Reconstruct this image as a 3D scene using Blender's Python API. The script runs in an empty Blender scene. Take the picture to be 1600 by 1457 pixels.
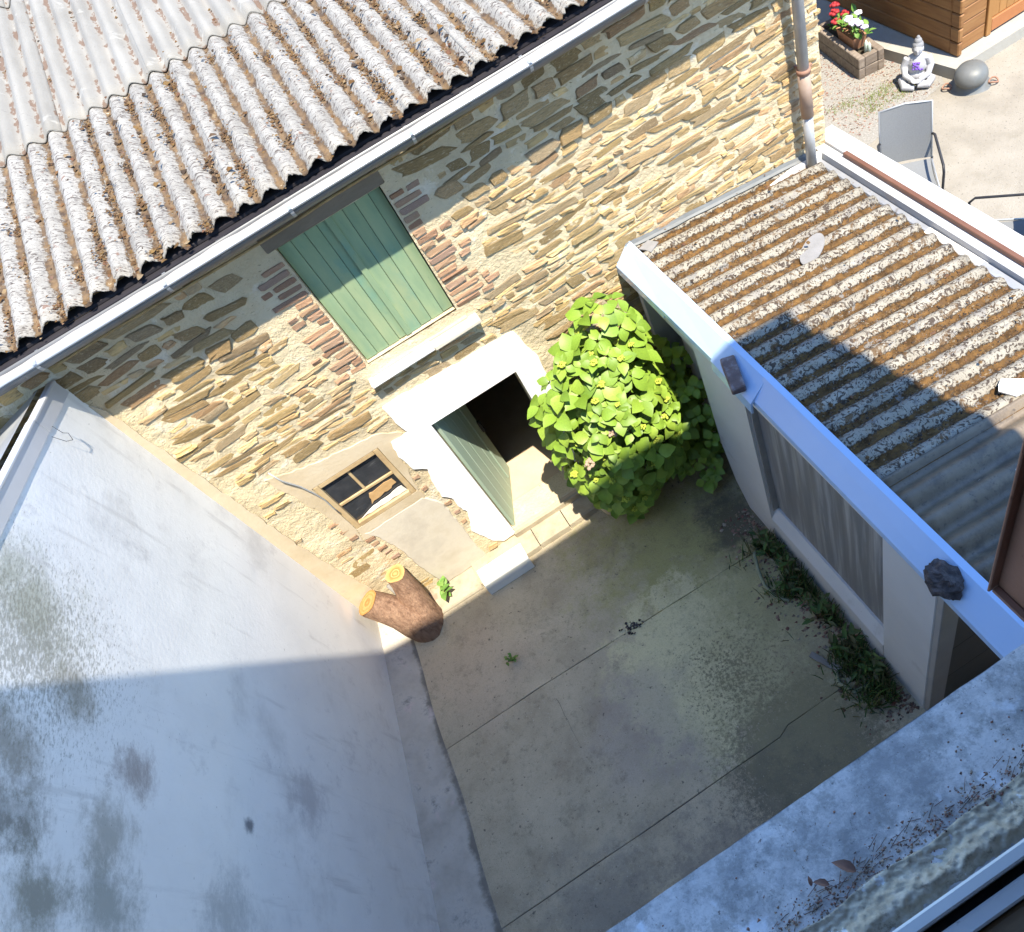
import bpy, bmesh, math, random
from mathutils import Vector, Matrix, Euler, noise

rnd = random.Random(7)
PI = math.pi
SC = bpy.context.scene
COL = SC.collection

# ------------------------------------------------------------------ camera
cd = bpy.data.cameras.new('camera')
cam = bpy.data.objects.new('camera', cd)
COL.objects.link(cam)
cd.sensor_fit = 'HORIZONTAL'
cd.sensor_width = 36.0
cd.lens = 27.585
cd.shift_x = -0.07767
cd.shift_y = -0.0023
cd.clip_start = 0.02
cd.clip_end = 2000
cam.matrix_world = Matrix((
    (0.8378504, 0.5428335, -0.0577799, 2.500),
    (-0.4582893, 0.6419249, -0.6147384, -5.445),
    (-0.2966102, 0.5415387, 0.7866118, 7.423),
    (0, 0, 0, 1)))
SC.camera = cam

# ------------------------------------------------------------------ sky + sun
SUN_DIR = Vector((0.24, -1.0, 2.2)).normalized()          # towards the sun
W = bpy.data.worlds.new('World')
SC.world = W
W.use_nodes = True
wn = W.node_tree.nodes
sky = wn.new('ShaderNodeTexSky')
sky.sky_type = 'NISHITA'
sky.sun_disc = False
sky.sun_elevation = math.asin(SUN_DIR.z)
sky.sun_rotation = math.atan2(SUN_DIR.x, SUN_DIR.y)
sky.air_density = 1.0
sky.dust_density = 0.0
sky.ozone_density = 8.0
bgn = wn['Background']
bgn.inputs['Strength'].default_value = 0.15
W.node_tree.links.new(sky.outputs[0], bgn.inputs[0])
sl = bpy.data.lights.new('sun', 'SUN')
sl.energy = 3.1
sl.angle = math.radians(0.6)
sl.color = (1.0, 0.925, 0.80)
sun = bpy.data.objects.new('sun', sl)
COL.objects.link(sun)
sun.rotation_euler = (-SUN_DIR).to_track_quat('-Z', 'Y').to_euler()
sun.location = (3, -8, 20)
SC.view_settings.view_transform = 'Standard'
SC.view_settings.look = 'None'
SC.view_settings.gamma = 1
SC.view_settings.use_curve_mapping = False
SC.view_settings.exposure = 1.8
SC.cycles.max_bounces = 8
SC.cycles.diffuse_bounces = 5

# ------------------------------------------------------------------ materials
def ramp_set(r, stops):
    cr = r.color_ramp
    while len(cr.elements) > 1:
        cr.elements.remove(cr.elements[-1])
    cr.elements[0].position = stops[0][0]
    cr.elements[0].color = tuple(stops[0][1]) + (1,)
    for p, c in stops[1:]:
        e = cr.elements.new(p)
        e.color = tuple(c) + (1,)

def mat(name, cols, scale=4.0, detail=6, rough=0.85, layers=(), bump=0.0, bscale=30.0, bdist=0.01,
        objrand=0.0, tone=None, spec=0.3, metal=0.0, stretch=(1, 1, 1), brick_bump=None):
    """cols: colours of the base, mixed by noise. layers: dicts(col, scale, lo, hi, amt, stretch, kind, attr, inv)."""
    m = bpy.data.materials.new(name)
    m.use_nodes = True
    nt = m.node_tree
    N, L = nt.nodes, nt.links
    b = N['Principled BSDF']
    b.inputs['Roughness'].default_value = rough
    b.inputs['Specular IOR Level'].default_value = spec
    b.inputs['Metallic'].default_value = metal
    tc = N.new('ShaderNodeTexCoord')
    oi = N.new('ShaderNodeObjectInfo')
    at0 = N.new('ShaderNodeAttribute'); at0.attribute_name = 'tone'
    seed = N.new('ShaderNodeMath'); seed.operation = 'ADD'
    L.new(oi.outputs['Random'], seed.inputs[0]); L.new(at0.outputs['Fac'], seed.inputs[1])
    fr = N.new('ShaderNodeMath'); fr.operation = 'FRACT'
    L.new(seed.outputs[0], fr.inputs[0])
    off = N.new('ShaderNodeMath'); off.operation = 'MULTIPLY'; off.inputs[1].default_value = 37.0 if objrand or tone else 0.0
    L.new(fr.outputs[0], off.inputs[0])
    add = N.new('ShaderNodeVectorMath'); add.operation = 'ADD'
    L.new(tc.outputs['Object'], add.inputs[0]); L.new(off.outputs[0], add.inputs[1])
    co = add.outputs[0]
    def mapped(st):
        if tuple(st) == (1, 1, 1):
            return co
        mp = N.new('ShaderNodeVectorMath'); mp.operation = 'MULTIPLY'
        mp.inputs[1].default_value = st
        L.new(co, mp.inputs[0])
        return mp.outputs[0]
    def noi(sc, st=(1, 1, 1), dt=6, ro=0.6, kind='noise', dist=0.0):
        if kind == 'voronoi':
            t = N.new('ShaderNodeTexVoronoi'); t.inputs['Scale'].default_value = sc
            L.new(mapped(st), t.inputs['Vector']); return t.outputs['Distance']
        t = N.new('ShaderNodeTexNoise')
        t.inputs['Scale'].default_value = sc; t.inputs['Detail'].default_value = dt
        t.inputs['Roughness'].default_value = ro; t.inputs['Distortion'].default_value = dist
        L.new(mapped(st), t.inputs['Vector']); return t.outputs['Fac']
    r = N.new('ShaderNodeValToRGB')
    k = len(cols)
    ramp_set(r, [(0.28 + 0.44 * i / max(1, k - 1), c) for i, c in enumerate(cols)])
    if tone:
        # per-piece base colour + grain
        L.new(noi(scale, stretch, detail), r.inputs[0])
        r2 = N.new('ShaderNodeValToRGB')
        ramp_set(r2, [(i / len(tone), c) for i, c in enumerate(tone)])
        L.new(fr.outputs[0], r2.inputs[0])
        mx = N.new('ShaderNodeMix'); mx.data_type = 'RGBA'; mx.blend_type = 'MULTIPLY'
        mx.inputs['Factor'].default_value = 1.0
        L.new(r2.outputs[0], mx.inputs['A']); L.new(r.outputs[0], mx.inputs['B'])
        cur = mx.outputs['Result']
    else:
        L.new(noi(scale, stretch, detail), r.inputs[0])
        cur = r.outputs[0]
    if objrand:
        hs = N.new('ShaderNodeHueSaturation')
        mr = N.new('ShaderNodeMapRange')
        mr.inputs['To Min'].default_value = 1 - objrand; mr.inputs['To Max'].default_value = 1 + objrand
        L.new(fr.outputs[0], mr.inputs['Value']); L.new(mr.outputs[0], hs.inputs['Value'])
        L.new(cur, hs.inputs['Color']); cur = hs.outputs[0]
    hgt = None
    for ly in layers:
        f = noi(ly.get('scale', 8), ly.get('stretch', (1, 1, 1)), ly.get('detail', 6), ly.get('ro', 0.6),
                ly.get('kind', 'noise'), ly.get('dist', 0.0))
        if 'spot' in ly:          # a stain with a place of its own on the slab
            sx, sy, sz, srad = ly['spot']
            ds = N.new('ShaderNodeVectorMath'); ds.operation = 'DISTANCE'; ds.inputs[1].default_value = (sx, sy, sz)
            L.new(tc.outputs['Object'], ds.inputs[0])
            fo = N.new('ShaderNodeMapRange'); fo.inputs['From Min'].default_value = 0; fo.inputs['From Max'].default_value = srad * 1.4
            fo.inputs['To Min'].default_value = .32; fo.inputs['To Max'].default_value = -.35
            L.new(ds.outputs['Value'], fo.inputs['Value'])
            ma = N.new('ShaderNodeMath'); L.new(fo.outputs[0], ma.inputs[0]); L.new(f, ma.inputs[1]); f = ma.outputs[0]
        if 'attr' in ly:          # shift the threshold by a stored geometric attribute
            a = N.new('ShaderNodeAttribute'); a.attribute_name = ly['attr']
            ma = N.new('ShaderNodeMath'); ma.operation = 'MULTIPLY_ADD'
            ma.inputs[1].default_value = ly.get('aw', 0.3)
            L.new(a.outputs['Fac'], ma.inputs[0]); L.new(f, ma.inputs[2]); f = ma.outputs[0]
        mr = N.new('ShaderNodeMapRange')
        mr.interpolation_type = 'SMOOTHSTEP'
        mr.inputs['From Min'].default_value = ly['lo']; mr.inputs['From Max'].default_value = ly['hi']
        mr.inputs['To Max'].default_value = ly.get('amt', 1.0)
        L.new(f, mr.inputs['Value'])
        mx = N.new('ShaderNodeMix'); mx.data_type = 'RGBA'
        L.new(mr.outputs[0], mx.inputs['Factor']); L.new(cur, mx.inputs['A'])
        c2 = ly['col']
        if len(c2) == 2 and not isinstance(c2[0], float):
            rr = N.new('ShaderNodeValToRGB'); ramp_set(rr, [(0.35, c2[0]), (0.65, c2[1])])
            L.new(noi(ly.get('cscale', 40)), rr.inputs[0]); L.new(rr.outputs[0], mx.inputs['B'])
        else:
            mx.inputs['B'].default_value = tuple(c2) + (1,)
        cur = mx.outputs['Result']
        if ly.get('h'):
            q = N.new('ShaderNodeMath'); q.operation = 'MULTIPLY'; q.inputs[1].default_value = ly['h']
            L.new(mr.outputs[0], q.inputs[0])
            if hgt is None: hgt = q.outputs[0]
            else:
                s = N.new('ShaderNodeMath'); L.new(hgt, s.inputs[0]); L.new(q.outputs[0], s.inputs[1]); hgt = s.outputs[0]
    L.new(cur, b.inputs['Base Color'])
    if bump:
        bp = N.new('ShaderNodeBump'); bp.inputs['Strength'].default_value = bump; bp.inputs['Distance'].default_value = bdist
        h = noi(bscale, stretch, 8, 0.65)
        if hgt is not None:
            s = N.new('ShaderNodeMath'); L.new(h, s.inputs[0]); L.new(hgt, s.inputs[1]); h = s.outputs[0]
        L.new(h, bp.inputs['Height']); L.new(bp.outputs[0], b.inputs['Normal'])
    return m

M = {}
M['mortar'] = mat('lime mortar', [(.55, .45, .285), (.64, .535, .345), (.70, .605, .41)], 3, rough=.95,
    layers=[dict(col=(.44, .37, .25), scale=1.3, lo=.55, hi=.75, amt=.5), dict(col=(.74, .68, .55), scale=5, lo=.56, hi=.66, amt=.6),
            dict(col=(.24, .19, .12), scale=38, lo=.64, hi=.70, amt=.8, stretch=(.5, 1, 1.6))], bump=1, bscale=34, bdist=.022)
M['stone'] = mat('rubble stone', [(.55, .53, .50), (.95, .95, .95), (1.2, 1.15, 1.05)], 12, rough=.9, stretch=(.45, 1, 1.7), objrand=.16,
    tone=[(0.529, 0.371, 0.170), (0.460, 0.329, 0.157), (0.598, 0.418, 0.193), (0.425, 0.308, 0.179), (0.575, 0.403, 0.184), (0.506, 0.340, 0.161), (0.644, 0.470, 0.242), (0.471, 0.361, 0.224), (0.552, 0.392, 0.175), (0.667, 0.496, 0.255), (0.494, 0.314, 0.166)],
    layers=[dict(col=(.16, .115, .07), scale=20, lo=.60, hi=.67, amt=.7, stretch=(.3, 1, 2.2)),
            dict(col=(.66, .56, .37), scale=9, lo=.57, hi=.66, amt=.8)], bump=1, bscale=30, bdist=.018)
M['brick'] = mat('old brick', [(.75, .75, .75), (1, 1, 1), (1.15, 1.1, 1.05)], 18, rough=.9, objrand=.18,
    tone=[(.38, .215, .125), (.34, .21, .135), (.42, .27, .16), (.33, .22, .16), (.40, .24, .14)],
    layers=[dict(col=(.60, .51, .36), scale=14, lo=.58, hi=.68, amt=.7)], bump=.7, bscale=50, bdist=.008)
M['cream'] = mat('cream plaster', [(.46, .37, .235), (.55, .455, .31), (.60, .52, .38)], 2.5, rough=.92,
    layers=[dict(col=(.42, .35, .25), scale=6, lo=.60, hi=.75, amt=.5)], bump=.5, bscale=30, bdist=.008)
M['palecream'] = mat('pale plaster', [(.50, .44, .33), (.58, .525, .42), (.47, .42, .335)], 3, rough=.92,
    layers=[dict(col=(.46, .43, .36), scale=2.2, lo=.52, hi=.72, amt=.5)], bump=.4, bscale=25, bdist=.006)
M['whitewash'] = mat('white lime wash', [(.84, .83, .79), (.88, .87, .84)], 6, rough=.85,
    layers=[dict(col=(.62, .54, .40), scale=4.5, lo=.66, hi=.74, amt=.8)], bump=.5, bscale=28, bdist=.008)
M['greylintel'] = mat('brown grey lintel', [(.17, .14, .10), (.25, .205, .15)], 9, rough=.95, bump=.6, bscale=60, stretch=(.3, 1, 1))
M['sandsill'] = mat('sandy sill', [(.52, .40, .22), (.60, .50, .32)], 7, rough=.95, bump=.5, bscale=60)
M['green'] = mat('faded green paint', [(.18, .275, .17), (.25, .34, .195), (.32, .38, .21)], 2.2, rough=.6, stretch=(3, 3, .7), objrand=.06,
    layers=[dict(col=(.12, .28, .22), scale=1.7, lo=.52, hi=.66, amt=.6, stretch=(1, 1, .6)), dict(col=(.12, .16, .12), scale=30, lo=.66, hi=.72, amt=.4, stretch=(1, 1, .1))], bump=.25, bscale=60, bdist=.003)
M['doorgreen'] = mat('weathered green door', [(.30, .40, .31), (.38, .47, .37)], 3, rough=.6, stretch=(3, 3, .4), bump=.25, bscale=60, bdist=.003)
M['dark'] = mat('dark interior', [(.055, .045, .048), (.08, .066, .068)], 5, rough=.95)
M['floorplaster'] = mat('doorway floor', [(.50, .37, .24), (.58, .45, .30)], 4, rough=.9, bump=.3, bscale=60)
M['oldwood'] = mat('old window wood', [(.33, .22, .11), (.46, .33, .17), (.52, .41, .24)], 9, rough=.75, stretch=(.6, 1, .6), bump=.5, bscale=50, bdist=.004)
M['glass'] = mat('dusty window glass', [(.020, .022, .025), (.05, .052, .056)], 6, rough=.12, spec=.6,
    layers=[dict(col=(.20, .20, .20), scale=7, lo=.60, hi=.80, amt=.5, stretch=(1, 1, 3))])
M['paperscrap'] = mat('torn cardboard', [(.42, .25, .10), (.55, .36, .17)], 12, rough=.9, bump=.4, bscale=40)
M['ziplip'] = mat('bright zinc lip', [(.40, .42, .44), (.46, .48, .50)], 3, rough=.3, metal=.5)
M['zinc'] = mat('zinc gutter', [(.13, .13, .125), (.19, .19, .185)], 3, rough=.42, metal=.3,
    layers=[dict(col=(.17, .16, .14), scale=6, lo=.55, hi=.75, amt=.6)], bump=.1, bscale=10)
M['zincold'] = mat('dull zinc', [(.34, .35, .35), (.46, .47, .47)], 6, rough=.5, metal=.4)
M['pipebrown'] = mat('rusty pipe sleeve', [(.32, .22, .16), (.40, .30, .23)], 6, rough=.6, metal=.2)
M['guttersilt'] = mat('gutter silt', [(.34, .31, .28), (.42, .39, .36)], 16, rough=.95, bump=.5, bscale=60)
M['blackfelt'] = mat('dark eave board', [(.016, .014, .018), (.03, .027, .03)], 6, rough=.95)
M['cane'] = mat('dry cane', [(.30, .19, .08), (.46, .33, .15)], 12, rough=.7)
FLK = dict(col=(.075, .06, .05), scale=19, lo=.548, hi=.575, amt=.9, stretch=(.55, 2.3, 1), dist=2.0, detail=5)
M['fibre'] = mat('lichen spotted fibre cement', [(.235, .218, .185), (.29, .272, .235), (.335, .316, .275)], 6, rough=.95, objrand=.04,
    layers=[dict(col=(.42, .40, .35), scale=3.2, lo=.58, hi=.72, amt=.6), FLK, dict(FLK, scale=45, lo=.59, hi=.62, amt=.7),
            dict(col=((.055, .032, .018), (.19, .12, .055)), cscale=13, scale=6, attr='h', aw=-.50, lo=.39, hi=.45, amt=.92, h=.7, stretch=(1.3, .9, 1), ro=.85, detail=10),
            dict(col=(.48, .44, .33), scale=13, lo=.66, hi=.71, amt=.8), dict(col=(.17, .10, .07), scale=15, lo=.645, hi=.67, amt=.85)], bump=.6, bscale=60, bdist=.008)
M['fibreclean'] = mat('pale fibre cement', [(.19, .176, .148), (.235, .22, .188), (.275, .258, .222)], 3, rough=.93, objrand=.04, stretch=(1.5, .35, 1),
    layers=[dict(FLK, lo=.655, hi=.685, amt=.6), dict(col=(.42, .40, .34), scale=5, lo=.60, hi=.72, amt=.6),
            dict(col=(.13, .075, .045), scale=8, attr='h', aw=-.5, lo=.47, hi=.52, amt=.8, stretch=(1.2, .7, 1), ro=.7)], bump=.35, bscale=50, bdist=.006)
M['shedfibre'] = mat('mossy fibre cement', [(.24, .215, .165), (.31, .28, .22), (.36, .33, .265)], 6, rough=.95, objrand=.04,
    layers=[dict(col=(.24, .22, .19), scale=4, lo=.58, hi=.64, amt=.8),
            dict(col=(.05, .034, .025), scale=17, lo=.53, hi=.56, amt=.92, stretch=(1.1, 1, 1), dist=2.2, detail=5),
            dict(col=((.05, .026, .008), (.19, .10, .03)), cscale=13, scale=5, attr='h', aw=-.42, lo=.33, hi=.39, amt=1, h=.8, stretch=(1.0, 1.2, 1), ro=.85, detail=10),
            dict(col=(.11, .062, .025), scale=4.5, lo=.545, hi=.60, amt=.9, dist=1.2, ro=.8, detail=9), dict(col=(.20, .19, .17), scale=5, lo=.60, hi=.63, amt=.85, ro=.75),
            dict(col=(.06, .045, .035), scale=34, lo=.61, hi=.64, amt=.85, dist=1.5)], bump=.9, bscale=45, bdist=.014)
M['shedsmooth'] = mat('smooth fibre cement', [(.125, .095, .06), (.17, .13, .085), (.21, .165, .11)], 4, rough=.45, spec=.5,
    layers=[dict(col=(.07, .056, .042), scale=3.5, lo=.48, hi=.66, amt=.8, ro=.75), dict(col=(.04, .035, .03), scale=30, lo=.58, hi=.68, amt=.6), dict(col=(.5, .45, .38), scale=14, lo=.69, hi=.72, amt=.9)], bump=.25, bscale=40)
M['moss'] = mat('moss and grit', [(.7, .7, .7), (1, 1, 1), (1.2, 1.15, 1.0)], 60, rough=1, tone=[(.13, .07, .025), (.09, .05, .025), (.17, .105, .04), (.07, .045, .03), (.23, .17, .10), (.12, .06, .035), (.15, .085, .03), (.05, .035, .025)])
M['dryleaf'] = mat('dry brown leaf', [(.17, .085, .06), (.24, .13, .09)], 30, rough=.8)
M['leaflitter'] = mat('dry leaf litter', [(.8, .8, .8), (1.1, 1.1, 1.1)], 40, rough=.9, tone=[(.24, .11, .085), (.30, .17, .12), (.36, .28, .20), (.16, .085, .065), (.28, .15, .11), (.42, .36, .28), (.12, .08, .06)])
_st = [(1.18, .30, 4.17, .22, (.36, .33, .27)), (1.13, -.03, 3.74, .20, (.36, .31, .28)), (1.08, -.42, 4.53, .30, (.20, .19, .16)), (1.07, -.44, 3.90, .28, (.40, .38, .33)), (1.03, -.75, 4.30, .26, (.26, .25, .20)),
       (1.03, -.75, 3.89, .30, (.34, .34, .30)), (1.11, -.16, 2.73, .07, (.16, .16, .17)), (1.24, .75, 4.55, .45, (.40, .40, .32)), (1.16, .16, 2.01, .30, (.50, .48, .47)), (1.03, -.73, 2.97, .35, (.46, .46, .44)), (1.12, -.1, 4.55, .3, (.34, .31, .26))]
M['whitewall'] = mat('white rendered wall', [(.74, .725, .69), (.80, .785, .745), (.84, .825, .785)], 1.2, rough=.9,
    layers=[dict(col=(.52, .50, .47), scale=.9, lo=.50, hi=.74, amt=.6, stretch=(1, 1, 1.3), ro=.72), dict(col=(.45, .43, .42), scale=2.7, lo=.56, hi=.74, amt=.5, ro=.75)] +
           [dict(spot=(x, y, z, r * 1.5), col=c, scale=3.6, lo=.48, hi=.80, amt=.9, ro=.84, dist=.15, detail=10, stretch=(1, .8, 1.5)) for (x, y, z, r, c) in _st] +
           [dict(spot=(1.24, .5, 4.5, 1.9), col=(.24, .23, .18), scale=50, lo=.66, hi=.84, amt=.7, stretch=(1, .5, 1.5), ro=.75),
            dict(col=(.50, .48, .45), scale=9, lo=.56, hi=.72, amt=.45, stretch=(1, 1, .12)), dict(col=(.22, .20, .18), scale=45, lo=.675, hi=.72, amt=.6, stretch=(1, .5, 1.5))], bump=.22, bscale=26, bdist=.010)
M['crumple'] = mat('dull crumpled flashing', [(.26, .27, .29), (.34, .35, .37)], 6, rough=.5, metal=.2, layers=[dict(col=(.14, .12, .10), scale=9, lo=.60, hi=.70, amt=.7)])
M['coping'] = mat('grey metal coping', [(.52, .53, .55), (.60, .61, .63)], 3, rough=.45, metal=.25)
M['fillet'] = mat('concrete fillet', [(.38, .34, .28), (.52, .475, .40), (.66, .61, .53)], 3.2, rough=.92,
    layers=[dict(col=(.11, .105, .09), scale=3.2, lo=.53, hi=.72, amt=.75, ro=.75), dict(attr='edge', aw=.55, col=(.11, .10, .08), scale=5, lo=.70, hi=1.05, amt=.75, ro=.7), dict(col=(.68, .54, .50), scale=3, lo=.60, hi=.68, amt=.5)], bump=.6, bscale=30, bdist=.012)
M['concrete'] = mat('stained concrete slab', [(.38, .315, .215), (.49, .415, .285), (.58, .495, .345)], 2.2, rough=.85, objrand=.03, spec=.3,
    layers=[dict(spot=(3.3, -1.15, 0, 1.5), col=(.37, .345, .125), scale=3.2, lo=.34, hi=.74, amt=.85, ro=.8), dict(spot=(2.85, -2.5, 0, 1.25), col=(.72, .65, .38), scale=4.5, lo=.40, hi=.55, amt=.9, ro=.82, detail=10),
            dict(spot=(2.0, -2.7, 0, .75), col=(.40, .34, .29), scale=1.6, lo=.35, hi=.6, amt=.5), dict(spot=(.75, -1.2, 0, .8), col=(.53, .43, .31), scale=1.8, lo=.35, hi=.7, amt=.7),
            dict(spot=(3.7, -2.2, 0, .9), col=(.44, .40, .19), scale=3, lo=.35, hi=.7, amt=.7, ro=.8),
            dict(spot=(3.1, -3.75, 0, 1.2), col=(.11, .105, .075), scale=20, lo=.46, hi=.62, amt=.8, ro=.85, detail=10), dict(spot=(3.5, -3.3, 0, .5), col=(.22, .20, .12), scale=6, lo=.46, hi=.72, amt=.6, ro=.86, detail=12),
            dict(spot=(3.95, -1.35, 0, .75), col=(.10, .09, .065), scale=3.5, lo=.40, hi=.75, amt=.85, ro=.78), dict(spot=(.9, -4.0, 0, 1.3), col=(.26, .24, .20), scale=2.4, lo=.45, hi=.8, amt=.7, ro=.78),
            dict(spot=(1.9, -4.3, 0, 1.3), col=(.24, .215, .18), scale=5, lo=.48, hi=.74, amt=.7, ro=.8),
            dict(col=(.10, .09, .07), scale=24, lo=.65, hi=.69, amt=.8), dict(spot=(3.0, -2.75, 0, 1.9), col=(.10, .09, .06), scale=40, lo=.74, hi=.84, amt=.85, ro=.7), dict(spot=(3.2, -3.2, 0, 1.4), col=(.10, .09, .06), scale=15, lo=.79, hi=.88, amt=.85, ro=.85, detail=10),
            dict(col=(.17, .155, .11), scale=2.1, lo=.52, hi=.74, amt=.6, ro=.82, detail=10), dict(col=(.11, .10, .07), scale=9, lo=.51, hi=.68, amt=.65, ro=.88, detail=12), dict(col=(.17, .15, .10), scale=34, lo=.55, hi=.66, amt=.55, ro=.85, detail=10), dict(spot=(3.4, -3.1, 0, 1.6), col=(.34, .30, .165), scale=5, lo=.42, hi=.74, amt=.6, ro=.86, detail=12), dict(col=(.20, .17, .115), scale=95, lo=.50, hi=.68, amt=.45, ro=.8), dict(col=(.68, .61, .44), scale=75, lo=.60, hi=.70, amt=.4, ro=.8), dict(col=(.64, .60, .50), scale=60, lo=.64, hi=.70, amt=.6)], bump=.6, bscale=60, bdist=.008)
M['bedding'] = mat('dirt in the slab joints', [(.10, .095, .08), (.15, .14, .12)], 9, rough=1)
M['ledge'] = mat('worn ledge', [(.30, .25, .175), (.39, .335, .235), (.44, .385, .28)], 5, rough=.95,
    layers=[dict(col=(.27, .16, .11), scale=2.4, lo=.62, hi=.68, amt=.7)], bump=.6, bscale=40)
M['earth'] = mat('dark soil', [(.05, .042, .03), (.09, .075, .05)], 9, rough=1, bump=.9, bscale=30)
M['ground'] = mat('open ground', [(.16, .15, .09), (.22, .19, .12)], .5, rough=1)
M['step'] = mat('cream step', [(.74, .72, .62), (.80, .78, .68)], 5, rough=.6)
M['shedwall'] = mat('off white shed wall', [(.62, .61, .58), (.70, .69, .66)], 1.6, rough=.8,
    layers=[dict(col=(.42, .40, .36), scale=3, lo=.60, hi=.75, amt=.5), dict(col=(.25, .23, .20), scale=22, lo=.70, hi=.74, amt=.6)], bump=.2, bscale=20)
M['flash'] = mat('white flashing tinted sky blue', [(.42, .58, .80), (.46, .62, .84)], 2, rough=.2, spec=.8,  # blue sky reflection put into the base colour of the white flashing
    layers=[dict(col=(.50, .52, .54), scale=7, lo=.70, hi=.78, amt=.5)])
M['curtain'] = mat('grey plastic sheet', [(.19, .185, .18), (.25, .245, .235), (.50, .49, .47)], 2, rough=.45, stretch=(1, 6, .30), spec=.4)
M['shedtrim'] = mat('grey frame', [(.34, .32, .29), (.40, .38, .35)], 4, rough=.8)
M['darkpanel'] = mat('dark tiled panel', [(.075, .07, .06), (.10, .092, .08)], 3, rough=.5)
M['lead'] = mat('lead flashing strip', [(.15, .155, .15), (.21, .215, .205)], 5, rough=.6, metal=.2)
M['whiteboard'] = mat('white metal board', [(.50, .50, .49), (.56, .56, .55)], 3, rough=.4,
    layers=[dict(col=(.44, .25, .09), scale=3, lo=.57, hi=.72, amt=.7, stretch=(1, .5, 1)), dict(col=(.30, .29, .27), scale=14, lo=.66, hi=.72, amt=.6)])
M['brownbar'] = mat('brown painted bar', [(.13, .06, .038), (.17, .085, .055)], 5, rough=.5)
M['brownshutter'] = mat('brown painted steel', [(.22, .105, .065), (.28, .14, .09)], 7, rough=.55,
    layers=[dict(col=(.12, .05, .03), scale=25, lo=.62, hi=.70, amt=.7)], bump=.2, bscale=50)
M['leaf'] = mat('hydrangea leaf', [(.8, .8, .8), (1, 1, 1), (1.15, 1.15, 1.1)], 14, rough=.5, objrand=.12, spec=.4,
    tone=[(.15, .245, .022), (.19, .30, .03), (.115, .20, .02), (.24, .34, .04), (.165, .265, .028)])
M['floret'] = mat('green flower bud', [(.34, .42, .04), (.46, .52, .08)], 30, rough=.8)
M['dryhead'] = mat('dried flower head', [(.34, .24, .15), (.50, .38, .28)], 30, rough=.9)
M['stem'] = mat('woody stem', [(.14, .10, .05), (.22, .17, .09)], 12, rough=.9)
M['pot'] = mat('beige stone pot', [(.42, .37, .26), (.52, .47, .35)], 6, rough=.85, bump=.3, bscale=40)
M['bark'] = mat('rough bark', [(.19, .105, .065), (.34, .205, .13), (.46, .29, .185)], 12, rough=.95, stretch=(2, 2, .5), bump=1, bscale=28, bdist=.03)
M['cutwood'] = mat('fresh sawn wood', [(.62, .72, .65), (1, 1, 1), (1.15, 1.1, 1.0)], 22, rough=.85, tone=[(.46, .25, .085), (.50, .29, .11), (.40, .20, .06), (.54, .34, .15), (.36, .18, .055)],
    layers=[dict(col=(.20, .10, .04), scale=26, lo=.64, hi=.70, amt=.7)])
M['weed'] = mat('dark weed leaf', [(.8, .8, .8), (1.1, 1.1, 1.1)], 20, rough=.6, tone=[(.06, .115, .025), (.085, .15, .03), (.045, .09, .025), (.11, .16, .045), (.13, .12, .05)])
M['freshweed'] = mat('fresh weed leaf', [(.8, .8, .8), (1.1, 1.1, 1.1)], 20, rough=.55, tone=[(.14, .26, .05), (.10, .22, .04), (.17, .28, .06)])
M['hose'] = mat('pale green hose', [(.26, .28, .17), (.34, .35, .23)], 12, rough=.6)
M['plank'] = mat('grey weathered plank', [(.20, .19, .17), (.30, .28, .25)], 10, rough=.9, stretch=(4, .5, 1))
M['rock'] = mat('rough purple grey stone', [(.045, .036, .033), (.08, .066, .062), (.15, .13, .125)], 22, rough=.95, bump=.8, bscale=30, bdist=.02)
M['slate'] = mat('grey slate offcut', [(.20, .195, .185), (.26, .25, .24)], 8, rough=.8)
M['tileshard'] = mat('pale tile shard', [(.66, .62, .55), (.74, .71, .65)], 8, rough=.8)
M['darkbrick'] = mat('dark brick', [(.10, .07, .06), (.16, .11, .095), (.34, .30, .29)], 9, rough=.85, bump=.4, bscale=40)
M['sill'] = mat('weathered sill', [(.50, .475, .45), (.64, .61, .58), (.76, .73, .69)], 3.2, rough=.7, spec=.4,
    layers=[dict(col=(.22, .22, .22), scale=4.2, lo=.40, hi=.60, amt=.8, ro=.78, detail=10), dict(col=(.24, .235, .22), scale=18, lo=.48, hi=.62, amt=.6, ro=.8), dict(col=(.10, .10, .10), scale=120, lo=.60, hi=.66, amt=.75, ro=.75),
            dict(col=(.78, .80, .83), scale=11, lo=.60, hi=.70, amt=.7), dict(col=(.16, .12, .10), scale=60, lo=.68, hi=.71, amt=.8)], bump=.5, bscale=110, bdist=.003)
M['oldmortar'] = mat('crumbling mortar', [(.34, .28, .20), (.48, .41, .30), (.58, .52, .42)], 40, rough=1,
    layers=[dict(col=(.14, .11, .085), scale=16, lo=.52, hi=.66, amt=.75, ro=.8), dict(col=(.72, .72, .70), scale=20, lo=.64, hi=.68, amt=.85)], bump=.6, bscale=120, bdist=.004)
M['frame'] = mat('white window frame', [(.62, .62, .60), (.70, .70, .68)], 6, rough=.5,
    layers=[dict(col=(.30, .28, .25), scale=30, lo=.68, hi=.74, amt=.7)])
M['insidewood'] = mat('brown inner wood', [(.16, .10, .055), (.24, .16, .09)], 14, rough=.6, stretch=(.4, 3, 1))
M['houserender'] = mat('grey house render', [(.26, .25, .23), (.32, .31, .28)], 2, rough=.9, bump=.3, bscale=30)
M['rooftile'] = mat('dark slate roof', [(.10, .10, .11), (.15, .15, .16)], 8, rough=.8)
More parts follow.
